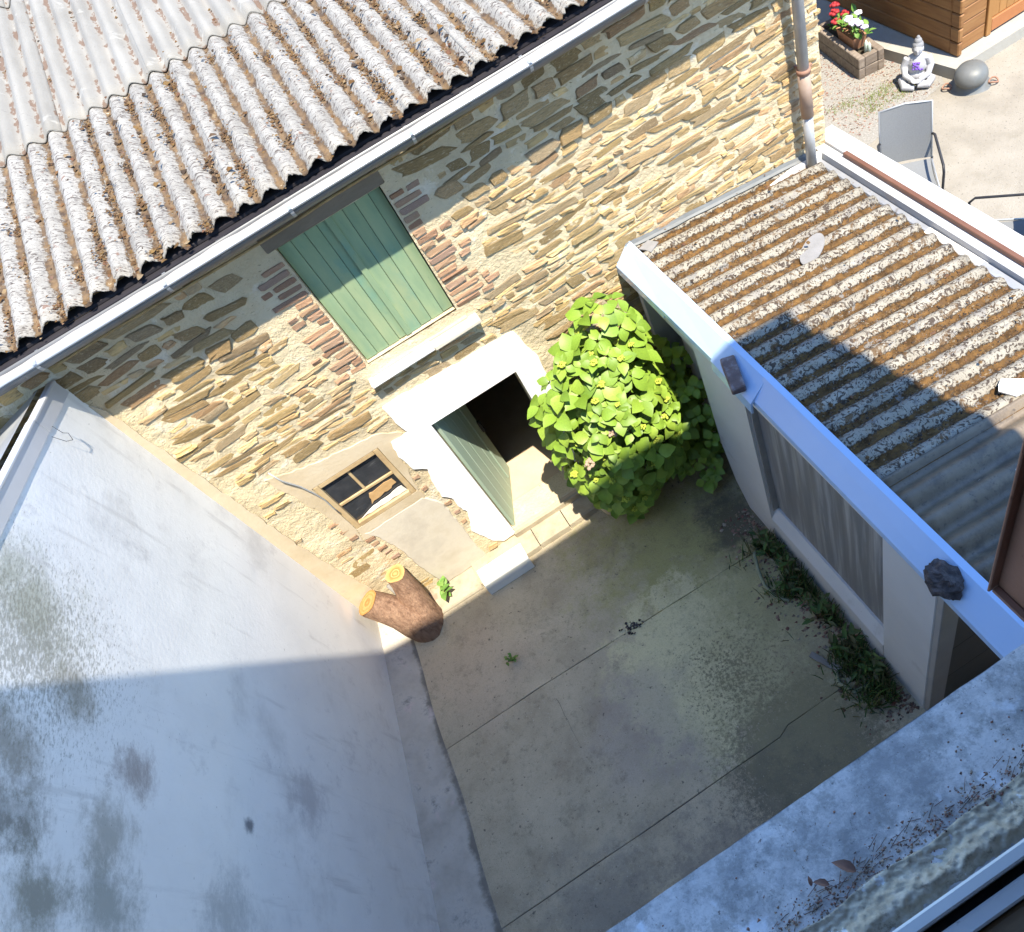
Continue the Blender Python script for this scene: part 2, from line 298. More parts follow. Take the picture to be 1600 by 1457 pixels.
M['gravel'] = mat('sandy gravel yard', [(.225, .20, .16), (.28, .25, .20), (.32, .288, .235)], 2.5, rough=.95,
    layers=[dict(col=(.13, .115, .09), scale=42, lo=.60, hi=.68, amt=.8), dict(col=(.21, .185, .14), scale=3, lo=.55, hi=.75, amt=.6), dict(col=(.45, .42, .36), scale=70, lo=.62, hi=.70, amt=.4)], bump=.8, bscale=90, bdist=.010)
M['grit'] = mat('grey gravel', [(.20, .185, .155), (.28, .26, .225), (.36, .34, .30)], 45, rough=.95, bump=.9, bscale=90, bdist=.012)
M['cabinwood'] = mat('stained log board', [(.19, .085, .03), (.26, .125, .045), (.31, .16, .06)], 5, rough=.55, stretch=(.5, .5, 5), objrand=.08, bump=.2, bscale=40)
M['doorwood'] = mat('orange door board', [(.30, .145, .045), (.36, .18, .06)], 5, rough=.55, stretch=(4, 4, .5), objrand=.06)
M['doorrail'] = mat('reddish door rail', [(.34, .13, .045), (.38, .155, .06)], 6, rough=.55)
M['cabinbase'] = mat('cabin concrete base', [(.30, .28, .235), (.37, .35, .30)], 4, rough=.9, bump=.3, bscale=40)
M['sleeper'] = mat('old sleeper wood', [(.15, .115, .085), (.22, .175, .135), (.28, .23, .18)], 8, rough=.9, stretch=(.5, 3, 3), objrand=.1, bump=.6, bscale=40)
M['terracotta'] = mat('terracotta', [(.36, .17, .09), (.42, .22, .13)], 7, rough=.85)
M['red'] = mat('red petal', [(.30, .02, .025), (.40, .035, .04)], 20, rough=.6)
M['whitepetal'] = mat('white petal', [(.78, .74, .80), (.84, .82, .84)], 20, rough=.6)
M['lilac'] = mat('lilac petal', [(.56, .44, .70), (.66, .55, .78)], 20, rough=.6)
M['purple'] = mat('purple motif', [(.16, .07, .42), (.26, .14, .52)], 40, rough=.7)
M['statue'] = mat('pale cast stone', [(.36, .355, .36), (.44, .435, .44)], 9, rough=.9, layers=[dict(col=(.30, .29, .29), scale=20, lo=.66, hi=.74, amt=.6)], bump=.4, bscale=60, bdist=.006)
M['statuehair'] = mat('grey cast stone', [(.22, .22, .225), (.29, .29, .295)], 30, rough=.9, bump=.7, bscale=90)
M['castiron'] = mat('grey cast iron', [(.13, .135, .125), (.18, .18, .17)], 6, rough=.5, metal=.2, bump=.15, bscale=40)
M['rust'] = mat('rusty ring', [(.26, .13, .08), (.34, .20, .14)], 20, rough=.8)
M['textilene'] = mat('grey chair mesh', [(.16, .165, .165), (.20, .205, .205)], 120, rough=.7, stretch=(1, 1, 1))
M['blackmetal'] = mat('black metal tube', [(.02, .02, .022), (.035, .035, .037)], 8, rough=.45)
M['blueblock'] = mat('lavender block', [(.40, .42, .58), (.46, .48, .64)], 4, rough=.9)
M['succulent'] = mat('pale cactus', [(.42, .50, .42), (.55, .62, .54)], 14, rough=.7)
M['grass'] = mat('yard grass', [(.12, .16, .03), (.20, .22, .06)], 20, rough=.8)
M['blackplastic'] = mat('black rubber', [(.02, .02, .02), (.03, .03, .03)], 8, rough=.6)

# ------------------------------------------------------------------ mesh tools
class MB:
    """collects geometry in world coordinates; build() links ONE mesh object."""
    def __init__(s):
        s.v, s.f, s.mi, s.attr, s.tone, s.smooth = [], [], [], {}, {}, []
        s.cm = 0; s.cs = False; s.ct = None
    def add(s, vs, fs, sm=None):
        o = len(s.v)
        s.v += [tuple(p) for p in vs]
        for f in fs:
            s.f.append([i + o for i in f]); s.mi.append(s.cm); s.smooth.append(s.cs if sm is None else sm)
        if s.ct is not None:
            for i in range(o, len(s.v)): s.tone[i] = s.ct
        return o
    def box(s, x0, x1, y0, y1, z0, z1, mx=None):
        vs = [Vector(p) for p in ((x0, y0, z0), (x1, y0, z0), (x1, y1, z0), (x0, y1, z0), (x0, y0, z1), (x1, y0, z1), (x1, y1, z1), (x0, y1, z1))]
        if mx is not None: vs = [mx @ p for p in vs]
        s.add(vs, [(0, 3, 2, 1), (4, 5, 6, 7), (0, 1, 5, 4), (1, 2, 6, 5), (2, 3, 7, 6), (3, 0, 4, 7)], False)
    def bbox(s, x0, x1, y0, y1, z0, z1, b=.006, mx=None, jit=0):
        """box with chamfered edges"""
        vs = []; 
        for sx in (0, 1):
            for sy in (0, 1):
                for sz in (0, 1):
                    X = (x0, x1)[sx]; Y = (y0, y1)[sy]; Z = (z0, z1)[sz]
                    dx, dy, dz = (b, -b)[sx], (b, -b)[sy], (b, -b)[sz]
                    j = [rnd.uniform(-jit, jit) for _ in range(3)] if jit else (0, 0, 0)
                    for p in ((X, Y + dy, Z + dz), (X + dx, Y, Z + dz), (X + dx, Y + dy, Z)):
                        vs.append(Vector((p[0] + j[0], p[1] + j[1], p[2] + j[2])))
        if mx is not None: vs = [mx @ p for p in vs]
        bm = bmesh.new()
        for p in vs: bm.verts.new(p)
        r = bmesh.ops.convex_hull(bm, input=bm.verts)
        bm.verts.ensure_lookup_table(); bm.verts.index_update()
        s.add([v.co.copy() for v in bm.verts], [[v.index for v in f.verts] for f in bm.faces], False)
        bm.free()
    def prism(s, pts, axis, a, b):
        """extrude polygon pts along axis 'x','y','z' from a to b"""
        def P(p, t):
            return {'x': (t, p[0], p[1]), 'y': (p[0], t, p[1]), 'z': (p[0], p[1], t)}[axis]
        n = len(pts)
        vs = [P(p, a) for p in pts] + [P(p, b) for p in pts]
        fs = [list(range(n)), list(range(2 * n - 1, n - 1, -1))] + [[i, n + i, n + (i + 1) % n, (i + 1) % n] for i in range(n)]
        s.add(vs, fs, False)
    def tube(s, pts, r, n=8, cap=True, sm=True):
        pts = [Vector(p) for p in pts]
        rs = r if isinstance(r, (list, tuple)) else [r] * len(pts)
        vs, fs = [], []
        up = None
        for i, p in enumerate(pts):
            d = (pts[min(i + 1, len(pts) - 1)] - pts[max(i - 1, 0)]).normalized()
            if up is None:
                up = Vector((0, 0, 1)) if abs(d.z) < .9 else Vector((1, 0, 0))
            a = d.cross(up).normalized(); up = a.cross(d).normalized()
            for k in range(n):
                t = 2 * PI * k / n
                vs.append(p + (a * math.cos(t) + up * math.sin(t)) * rs[i])
        for i in range(len(pts) - 1):
            for k in range(n):
                fs.append((i * n + k, i * n + (k + 1) % n, (i + 1) * n + (k + 1) % n, (i + 1) * n + k))
        if cap:
            fs.append(list(range(n - 1, -1, -1))); fs.append(list(range((len(pts) - 1) * n, len(pts) * n)))
        s.add(vs, fs, sm)
    def lathe(s, prof, n=24, mx=None, sm=True):
        vs, fs = [], []
        for (r, z) in prof:
            for k in range(n):
                t = 2 * PI * k / n
                vs.append(Vector((r * math.cos(t), r * math.sin(t), z)))
        for i in range(len(prof) - 1):
            for k in range(n):
                fs.append((i * n + k, i * n + (k + 1) % n, (i + 1) * n + (k + 1) % n, (i + 1) * n + k))
        if mx is not None: vs = [mx @ p for p in vs]
        s.add(vs, fs, sm)
    def ball(s, c, r, nu=10, nv=7, sm=True, jit=0, mx=None):
        r = Vector(r) if not isinstance(r, (int, float)) else Vector((r, r, r))
        c = Vector(c); vs, fs = [], []
        sd = rnd.uniform(0, 99)
        for i in range(nv + 1):
            ph = -PI / 2 + PI * i / nv
            for k in range(nu):
                t = 2 * PI * k / nu
                d = Vector((math.cos(ph) * math.cos(t), math.cos(ph) * math.sin(t), math.sin(ph)))
                q = 1 + (jit * noise.noise(d * 2.2 + Vector((sd, 0, 0))) if jit else 0)
                p = Vector((d.x * r.x, d.y * r.y, d.z * r.z)) * q
                if mx is not None: p = mx @ p
                vs.append(c + p)
        for i in range(nv):
            for k in range(nu):
                fs.append((i * nu + k, i * nu + (k + 1) % nu, (i + 1) * nu + (k + 1) % nu, (i + 1) * nu + k))
        s.add(vs, fs, sm)
    def grid(s, fn, nu, nv, sm=True, skip=None):
        vs = [fn(i / nu, j / nv) for j in range(nv + 1) for i in range(nu + 1)]
        fs = []
        for j in range(nv):
            for i in range(nu):
                if skip and skip((i + .5) / nu, (j + .5) / nv): continue
                fs.append((j * (nu + 1) + i, j * (nu + 1) + i + 1, (j + 1) * (nu + 1) + i + 1, (j + 1) * (nu + 1) + i))
        return s.add(vs, fs, sm)
    def mesh(s, name, mats, org=Vector((0, 0, 0))):
        me = bpy.data.meshes.new(name)
        me.from_pydata([(p[0] - org[0], p[1] - org[1], p[2] - org[2]) for p in s.v], [], s.f)
        for m in (mats if isinstance(mats, (list, tuple)) else [mats]):
            me.materials.append(M[m] if isinstance(m, str) else m)
        me.polygons.foreach_set('material_index', s.mi)
        me.polygons.foreach_set('use_smooth', s.smooth)
        if s.tone:
            a = me.attributes.new('tone', 'FLOAT', 'POINT')
            a.data.foreach_set('value', [s.tone.get(i, 0.0) for i in range(len(s.v))])
        for k, d in s.attr.items():
            a = me.attributes.new(k, 'FLOAT', 'POINT')
            a.data.foreach_set('value', [d.get(i, 0.0) for i in range(len(s.v))])
        me.update()
        return me
    def build(s, name, mats, parent=None, kind=None, label=None, cat=None, group=None, fix=False):
        org = wpos(parent) if parent else Vector((0, 0, 0))
        if parent is None and cat:                      # a thing that is one mesh: origin at its base
            xs = [p[0] for p in s.v]; ys = [p[1] for p in s.v]; zs = [p[2] for p in s.v]
            org = Vector(((min(xs) + max(xs)) / 2, (min(ys) + max(ys)) / 2, min(zs)))
        me = s.mesh(name, mats, org)
        if fix:
            bm = bmesh.new(); bm.from_mesh(me); bmesh.ops.recalc_face_normals(bm, faces=bm.faces); bm.to_mesh(me); bm.free()
        o = bpy.data.objects.new(name, me); COL.objects.link(o)
        if parent: o.parent = parent
        else: o.location = org
        tag(o, label, cat, group, kind)
        return o

def wpos(o):
    p = Vector(o.location)
    while o.parent:
        o = o.parent; p = p + Vector(o.location)
    return p
def tag(o, label=None, cat=None, group=None, kind=None):
    if label: o['label'] = label
    if cat: o['category'] = cat
    if group: o['group'] = group
    if kind: o['kind'] = kind
def thing(name, label, cat, loc, group=None):
    o = bpy.data.objects.new(name, None); COL.objects.link(o)
    o.location = loc; o.empty_display_size = .1
    tag(o, label, cat, group)
    return o
def inst(name, me, parent, pos, rot=(0, 0, 0), sc=(1, 1, 1)):
    o = bpy.data.objects.new(name, me); COL.objects.link(o)
    o.parent = parent; o.location = Vector(pos) - wpos(parent); o.rotation_euler = rot; o.scale = sc
    return o
def inpoly(x, z, P):
    c = False; n = len(P)
    for i in range(n):
        a, b = P[i], P[i - 1]
        if (a[1] > z) != (b[1] > z) and x < (b[0] - a[0]) * (z - a[1]) / (b[1] - a[1]) + a[0]: c = not c
    return c
def rough_poly(P, step=.05, amp=.02, keep=()):
    out = []
    for i in range(len(P)):
        a = Vector(P[i]); b = Vector(P[(i + 1) % len(P)])
        n = max(1, int((b - a).length / step))
        for k in range(n):
            p = a.lerp(b, k / n)
            if i in keep: out.append(tuple(p)); continue
            out.append((p.x + rnd.uniform(-amp, amp), p.y + rnd.uniform(-amp, amp)))
    return out
def chip(mb, p, s, n=None):
    """one crumb or flake of debris, a flattened irregular tetra/pyramid"""
    a = rnd.uniform(0, 6.28); k = rnd.choice((3, 4, 5))
    vs = []
    for i in range(k):
        t = a + 2 * PI * i / k + rnd.uniform(-.4, .4); q = s * rnd.uniform(.6, 1.2)
        vs.append((p[0] + math.cos(t) * q, p[1] + math.sin(t) * q * rnd.uniform(.6, 1), p[2] + rnd.uniform(-.1, .35) * s))
    vs.append((p[0] + rnd.uniform(-.3, .3) * s, p[1] + rnd.uniform(-.3, .3) * s, p[2] + s * rnd.uniform(.4, .9)))
    mb.ct = rnd.random()
    mb.add(vs, [(i, (i + 1) % k, k) for i in range(k)], False)
    mb.ct = None

# ------------------------------------------------------------------ SETTING
g = MB(); g.box(-150, 150, -150, 150, -1.2, -.06); g.build('ground', 'ground', kind='structure')
YZ = 1.95
g = MB(); g.grid(lambda u, v: (6.62 + 43 * u, -30 + 70 * v, YZ), 4, 4, False); g.box(6.62, 49.6, -30, 40, -.05, YZ - .004)
g.build('yard_ground', 'gravel', kind='structure')

# courtyard floor of concrete slabs, each its own piece
court = bpy.data.objects.new('courtyard_floor', None); COL.objects.link(court); court['kind'] = 'structure'
g = MB(); g.box(-.9, 6.6, -5.3, 0.2, -.055, -.011); g.build('joint_bed', 'bedding', court)
def slab(P, z, seed):
    Q = []
    for i in range(len(P)):
        a = Vector(P[i]); b = Vector(P[(i + 1) % len(P)]); n = max(1, int((b - a).length / .12))
        for k in range(n):
            p = a.lerp(b, k / n); w = noise.noise(Vector((p.x * 3, p.y * 3, seed))) * .008
            Q.append((p.x + w, p.y + w))
    g = MB(); n = len(Q)
    cx = sum(q[0] for q in Q) / n; cy = sum(q[1] for q in Q) / n
    top = [(q[0] + (cx - q[0]) * .006, q[1] + (cy - q[1]) * .006, z) for q in Q]
    rim = [(q[0], q[1], z - .006) for q in Q]; bot = [(q[0], q[1], -.03) for q in Q]
    g.add(top + rim + bot, [list(range(n))] + [[i + n, (i + 1) % n + n, (i + 1) % n, i] for i in range(n)] + [[i + 2 * n, (i + 1) % n + 2 * n, (i + 1) % n + n, i + n] for i in range(n)], False)
    return g.build('concrete_slab', 'concrete', court)
slab([(-.3, -1.725), (1.33, -1.725), (4.7, -1.815), (4.7, -.05), (.0, -.05)], .003, 1)
slab([(-.5, -3.463), (1.6, -3.461), (3.0, -3.450), (3.12, -3.40), (6.4, -3.40), (6.4, -1.862), (1.36, -1.728), (-.3, -1.728)], .001, 3)
slab([(-.8, -5.2), (6.4, -5.2), (6.4, -3.405), (3.12, -3.405), (3.0, -3.455), (1.6, -3.466), (-.5, -3.468)], 0, 5)
g = MB(); rr = random.Random(77)
px, py = 1.37, -1.93
for i in range(9):
    qx = px + rr.uniform(-.012, .012); qy = py - .065
    w = .0022 * (1 - i / 10)
    g.add([(px - w, py, .0032), (px + w, py, .0032), (qx + w, qy, .0032), (qx - w, qy, .0032)], [(0, 3, 2, 1)], False); px, py = qx, qy
g.build('hairline_crack', 'bedding', court)

# ------------------------------------------------------------------ STONE BUILDING
bld = thing('stone_building', 'old rubble stone building with corrugated roof, green shutter and open white framed doorway', 'building', (2.5, .25, 0))
DOOR = (1.862, 2.80, .20, 2.30); SHUT = (1.765, 2.635, 3.245, 4.52); WIN = (.645, 1.345, 1.635, 2.405)
HOLES = (DOOR, SHUT, WIN)
WX0, WX1, WZ1 = -2.2, 6.40, 4.92
def hole(x, z, m=0):
    return any(h[0] - m < x < h[1] + m and h[2] - m < z < h[3] + m for h in HOLES)
def relief(x, z):
    return .010 * noise.noise(Vector((x * 2.2, z * 3.5, 3))) + .007 * noise.noise(Vector((x * 8, z * 15, 9))) + .004 * noise.noise(Vector((x * 22, z * 34, 4)))
# front face: a displaced grid fitted exactly to the openings
def brk(vals, step):
    vals = sorted(set(vals)); out = []
    for a, b in zip(vals, vals[1:]):
        n = max(1, round((b - a) / step)); out += [a + (b - a) * k / n for k in range(n)]
    return out + [vals[-1]]
XS = brk([WX0, WX1] + [h[i] for h in HOLES for i in (0, 1)], .028)
ZS = brk([-.03, WZ1] + [h[i] for h in HOLES for i in (2, 3)], .026)
g = MB()
vs = []
for z in ZS:
    for x in XS:
        d = relief(x, z)
        vs.append((x, d, z))
nx = len(XS); fs = []
for j in range(len(ZS) - 1):
    for i in range(nx - 1):
        if hole((XS[i] + XS[i + 1]) / 2, (ZS[j] + ZS[j + 1]) / 2): continue
        fs.append((j * nx + i, j * nx + i + 1, (j + 1) * nx + i + 1, (j + 1) * nx + i))
g.add(vs, fs, True)
# reveals of the openings, the end wall and the back of the masonry
for (a, b, c, d), dp in ((DOOR, .36), (SHUT, .10), (WIN, .12)):
    g.add([(a, .018, c), (a, dp, c), (a, dp, d), (a, .018, d)], [(0, 1, 2, 3)], False)
    g.add([(b, .018, c), (b, dp, c), (b, dp, d), (b, .018, d)], [(3, 2, 1, 0)], False)
    g.add([(a, .018, d), (a, dp, d), (b, dp, d), (b, .018, d)], [(0, 1, 2, 3)], False)
    g.add([(a, .018, c), (a, dp, c), (b, dp, c), (b, .018, c)], [(3, 2, 1, 0)], False)
g.box(WX1 - .45, WX1 - .003, .03, 7.0, -.03, WZ1)
g.box(WX0, WX0 + .45, .03, 7.0, -.03, WZ1)
g.box(WX0 + .45, WX1 - .45, 6.6, 7.0, -.03, WZ1)
g.build('wall', 'mortar', bld)
# rooms behind the openings, closed so no light leaks in
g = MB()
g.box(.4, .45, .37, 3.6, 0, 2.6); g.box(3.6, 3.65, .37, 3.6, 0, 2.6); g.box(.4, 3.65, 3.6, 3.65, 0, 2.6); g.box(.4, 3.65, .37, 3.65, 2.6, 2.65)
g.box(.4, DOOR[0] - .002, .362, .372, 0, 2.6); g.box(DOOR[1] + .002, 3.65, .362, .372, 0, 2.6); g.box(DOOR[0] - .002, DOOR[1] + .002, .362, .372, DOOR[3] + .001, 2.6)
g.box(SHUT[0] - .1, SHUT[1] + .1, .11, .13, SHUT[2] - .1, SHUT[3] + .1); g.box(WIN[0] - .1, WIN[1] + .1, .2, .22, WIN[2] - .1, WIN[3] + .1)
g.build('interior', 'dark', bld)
g = MB(); g.box(DOOR[0] + .004, DOOR[1] - .004, -.02, .37, .1, .197); g.box(.46, 3.59, .373, 3.59, .1, .196); g.build('doorway_floor', 'floorplaster', bld)

# plaster areas and painted surround on the wall (x, z outlines)
PL_WIN = [(.42, 2.80), (.78, 2.66), (1.42, 2.55), (1.62, 2.40), (1.46, 2.2), (1.42, 1.93), (1.37, 1.62), (1.36, 1.44), (.62, 1.44), (.52, 1.62), (.55, 2.0), (.48, 2.4)]
PL_LOW = [(.64, 1.52), (1.35, 1.52), (1.47, 1.30), (1.46, .70), (1.44, .30), (1.46, .06), (.86, .06), (.80, .40), (.78, 1.0), (.72, 1.36)]
PL_LINT = [(1.63, 2.78), (2.97, 2.72), (3.05, 2.32), (3.04, 1.2), (3.02, .15), (2.80, .15), (2.80, 2.30), (1.862, 2.30), (1.80, 2.30), (1.66, 2.36), (1.62, 2.55)]
PL_JAMB = [(1.47, 2.38), (1.44, 2.18), (1.47, 1.93), (1.57, 1.84), (1.52, 1.62), (1.50, 1.38), (1.57, 1.28), (1.56, 1.10), (1.60, .95), (1.50, .64), (1.60, .30), (1.70, .17), (1.862, .17), (1.862, 2.30), (1.80, 2.30), (1.66, 2.36)]
PL_CORN = [(-.02, 4.3), (.05, 4.15), (.09, 3.3), (.11, 2.7), (.14, 1.9), (.24, .9), (.34, .1), (-.02, .05)]
PL_SHUTL = [(1.60, 4.60), (2.70, 4.58), (2.66, 4.52), (1.70, 4.52)]
def patch(P, y, mt, name, keep=(), amp=.014, step=.045, soft=False):
    g = MB(); Q = rough_poly(P, step, amp, keep)
    n = len(Q)
    ins = []
    cx = sum(q[0] for q in Q) / n; cz = sum(q[1] for q in Q) / n
    def inn(i):
        q = Q[i]; a = Vector(Q[i - 1]); b = Vector(Q[(i + 1) % n]); t = (b - a).normalized(); w = .022 if abs(t.x * t.y) > 1e-6 or True else 0
        o = Vector((-t.y, t.x)) * w
        return (q[0] + o.x, q[1] + o.y) if inpoly(q[0] + o.x * .4, q[1] + o.y * .4, Q) else (q[0] - o.x, q[1] - o.y)
    F = [inn(i) if soft else Q[i] for i in range(n)]
    g.add([(q[0], y, q[1]) for q in F] + [(q[0], .03 if not soft else .012, q[1]) for q in Q],
          [list(range(n))] + [[i, i + n, (i + 1) % n + n, (i + 1) % n] for i in range(n)], False)
    return g.build(name, mt, bld, fix=True)
def cut(P, H):   # a patch with a rectangular opening, as two halves left and right of it
    return P
patch([(.42, 2.80), (.78, 2.66), (1.42, 2.55), (1.62, 2.40), (1.46, 2.2), (1.42, 1.93), (1.37, 1.62), (1.36, 1.44), (.62, 1.44), (.643, 1.632), (1.348, 1.632), (1.348, 2.408), (.642, 2.408), (.642, 1.64), (.60, 1.45), (.52, 1.62), (.55, 2.0), (.48, 2.4)],
      -.010, 'cream', 'plaster_patch', keep=(9, 10, 11, 12, 13, 8))
patch(PL_LOW, -.0135, 'palecream', 'plaster_patch', amp=.008, step=.06, soft=True)
patch(PL_LINT, -.028, 'whitewash', 'door_surround', keep=(5, 6, 7, 8, 9), amp=.010, step=.07)
patch(PL_JAMB, -.026, 'whitewash', 'door_surround', keep=(12, 13, 14), amp=.005, step=.035)
patch(PL_CORN, -.012, 'cream', 'plaster_patch', amp=.010, step=.07)
g = MB(); g.bbox(1.70, 2.68, -.012, .09, 4.523, 4.70, .008); g.build('shutter_lintel', 'greylintel', bld)
g = MB()
g.prism([(-.016, 3.13), (.09, 3.245), (.09, 3.10), (-.016, 3.05)], 'x', 1.72, 2.68); g.build('sill_slope', 'sandsill', bld)
g = MB(); g.bbox(1.68, 2.30, -.105, .02, 3.080, 3.118, .006, jit=.003); g.build('shutter_sill', 'whitewash', bld)
g = MB(); g.bbox(2.303, 2.76, -.112, .02, 3.076, 3.116, .006, jit=.003); g.build('shutter_sill', 'palecream', bld)

# rubble stones and bricks
def stone_mesh(seed, brick=False):
    r = random.Random(seed); n = 10 if not brick else 8
    ring = []
    for i in range(n):
        if brick:
            t = 2 * PI * (i + .5) / n
            c, s = math.cos(t), math.sin(t); e = .22
        else:
            t = 2 * PI * i / n + r.uniform(-.22, .22); c, s = math.cos(t), math.sin(t); e = r.uniform(.22, .60)
        x = .5 * math.copysign(abs(c) ** e, c); z = .5 * math.copysign(abs(s) ** e, s)
        q = r.uniform(.74, 1.10) if not brick else r.uniform(.94, 1.03)
        ring.append((x * q, z * q))
    sk = r.uniform(-.18, .18) if not brick else 0
    ring = [(x + sk * z, z + r.uniform(-.04, .04)) for x, z in ring]
    g = MB()
    tilt = (r.uniform(-.5, .5), r.uniform(-.6, .6))
    A = [(x, 1.0, z) for x, z in ring]
    B = [(x * .985, -.45 + r.uniform(-.3, .3), z * .965) for x, z in ring]
    C = [(x * .90, -1.0 + tilt[0] * x + tilt[1] * z + r.uniform(-.3, .3), z * .86) for x, z in ring]
    D = [(r.uniform(-.1, .1), -1.05 + r.uniform(-.2, .2), r.uniform(-.1, .1))]
    fs = []
    for i in range(n):
        j = (i + 1) % n
        fs += [(i, j, n + j, n + i), (n + i, n + j, 2 * n + j, 2 * n + i), (2 * n + i, 2 * n + j, 3 * n)]
    g.add(A + B + C + D, fs, False)
    return g
SV = [stone_mesh(100 + i) for i in range(28)]
SM = [s.mesh('stone', 'stone') for s in SV]
BV = [stone_mesh(300 + i, True) for i in range(8)]
BM_ = [s.mesh('brick', 'brick') for s in BV]
items, bricks = [], []
rs = random.Random(21)
def blocked(x, z, lx, hz):
    for dx in (-.45, -.2, 0, .2, .45):
        for dz in (-.5, 0, .5):
            X, Z = x + dx * lx, z + dz * hz
            if hole(X, Z, .015): return True
            for P in (PL_WIN, PL_LOW, PL_LINT, PL_JAMB, PL_CORN):
                if inpoly(X, Z, P): return True
            if 1.60 < X < 2.76 and 4.5 < Z < 4.74: return True
            if 1.66 < X < 2.78 and 3.0 < Z < 3.26: return True
    return False
def in_brick(x, z):
    return (3.22 < z < 4.5 and (1.44 + .10 * math.sin(z * 9) < x < 1.77 or 2.63 < x < 2.99 + .09 * math.sin(z * 11)))
for side in (0, 1):
    z = 3.27
    while z < 4.46:
        k = rs.random(); ln = rs.uniform(.09, .17) if k < .5 else rs.uniform(.18, .30)
        if side: x0 = 2.65; x = x0 + ln / 2
        else: x0 = 1.75; x = x0 - ln / 2
        bricks.append((x, z, ln, .048 + rs.uniform(-.006, .006), rs.uniform(-.03, .03)))
        if rs.random() < .65:
            l2 = rs.uniform(.07, .15); gap = .022
            x2 = x0 + ln + gap + l2 / 2 if side else x0 - ln - gap - l2 / 2
            if 1.42 < x2 < 3.06: bricks.append((x2, z + rs.uniform(-.006, .006), l2, .046, rs.uniform(-.04, .04)))
        z += .071 + rs.uniform(-.004, .004)
for (x, z, l) in ((.52, 1.86, .11), (.545, 1.71, .10), (.56, 1.56, .09), (.66, 1.40, .11), (.66, 1.30, .09), (.68, 1.19, .10), (.69, 1.08, .09), (.71, .97, .1),
                  (1.43, 1.80, .07), (1.42, 1.60, .06), (1.50, 1.22, .08), (1.51, 1.03, .07), (1.50, .84, .06)):
    bricks.append((x, z, l, .05, rs.uniform(-.06, .06)))
z = .12
row = 0
while z < 4.86:
    h = rs.uniform(.046, .084) if rs.random() < .84 else rs.uniform(.09, .13)
    x = WX0 + rs.uniform(0, .2)
    while x < WX1 - .02:
        ln = min(.50, max(.08, rs.lognormvariate(-1.42, .48)))
        hh = (h - .008) * rs.uniform(.70, 1.18)
        if rs.random() < .06: hh *= 1.5
        if hh < .035: ln *= .75
        cx = x + ln / 2; cz = z + h / 2 + .014 * noise.noise(Vector((cx * 1.5, z * 2, 7))) * 2 + rs.uniform(-.008, .008)
        skip = rs.random() < .03
        if cx + ln / 2 > WX1 + .01: ln = max(.07, WX1 - x); cx = x + ln / 2
        # more plaster smeared over the stones low on the left, below the window
        smear = .55 if (cx < .85 and cz < 2.2) or (cx < .9 and cz < .7) else 0
        if rs.random() < smear: skip = True
        if cz > 4.9: skip = True
        if not skip and not blocked(cx, cz, ln, hh) and not in_brick(cx, cz) and not any(abs(b[0] - cx) < (b[2] + ln) / 2 + .01 and abs(b[1] - cz) < (b[3] + hh) / 2 for b in bricks):
            items.append((cx, cz, ln, hh, rs.uniform(-.11, .11), rs.uniform(.004, .020) * (.6 if smear else 1), rs.randrange(28)))
        x += ln + rs.uniform(.0, .020)
    z += h
CAMP = Vector((2.5, -5.445, 7.423))
def scr(i): return i[2] * i[3] / (Vector((i[0], 0, i[1])) - CAMP).length_squared if i[0] > -.25 else 0
items.sort(key=scr, reverse=True)
for (x, z, l, h, r, d, k) in items[:300]:
    inst('stone', SM[k], bld, (x, relief(x, z) + .002, z), (0, r, 0), (l, d, h))
g = MB()
for (x, z, l, h, r, d, k) in items[300:]:
    mx = Matrix.Translation((x, relief(x, z) + .002, z)) @ Euler((0, r, 0)).to_matrix().to_4x4() @ Matrix.Diagonal((l, d, h, 1))
    g.ct = rs.random(); g.add([mx @ Vector(p) for p in SV[k].v], SV[k].f, False); g.ct = None
g.build('small_stones', 'stone', bld, kind='stuff')
for i, (x, z, l, h, r) in enumerate(bricks):
    inst('brick', BM_[i % 8], bld, (x, relief(x, z) + .002, z), (0, r, 0), (l, rs.uniform(.010, .018), h))

# green board shutter
sh = bpy.data.objects.new('shutter', None); COL.objects.link(sh); sh.parent = bld; sh.location = Vector((2.2, .06, 3.25)) - bld.location
x = SHUT[0] + .006
ws = [.105, .112, .10, .103, .108, .10, .115, .095]
sc_ = (SHUT[1] - SHUT[0] - .012) / sum(ws)
for i, w in enumerate(ws):
    w *= sc_; g = MB()
    g.bbox(x + .0015, x + w - .0015, .052 + rnd.uniform(-.003, .003), .075, SHUT[2] + .004 + rnd.uniform(0, .012), SHUT[3] - .006, .004)
    g.build('board', 'green', sh); x += w
g = MB(); g.bbox(2.165, 2.215, .036, .052, SHUT[2] + .01, SHUT[3] - .01, .004); g.build('cover_strip', 'green', sh)

# door leaf standing open against the inside left
dl = bpy.data.objects.new('door', None); COL.objects.link(dl); dl.parent = bld
dl.location = Vector((1.90, .06, .2)) - bld.location
mx = Matrix.Translation((1.885, .05, 0)) @ Matrix.Rotation(math.radians(70), 4, 'Z')
for i in range(5):
    g = MB(); g.bbox(i * .17, i * .17 + .166, -.018, .018, .215, 2.27, .004, mx=mx); g.build('board', 'doorgreen', dl)
g = MB(); g.bbox(.62, .66, -.034, -.0185, .3, 2.2, .003, mx=mx); g.build('edge_batten', 'doorgreen', dl)
g = MB(); g.box(.80, .835, -.05, -.02, 1.0, 1.18, mx=mx); g.build('handle', 'blackmetal', dl)

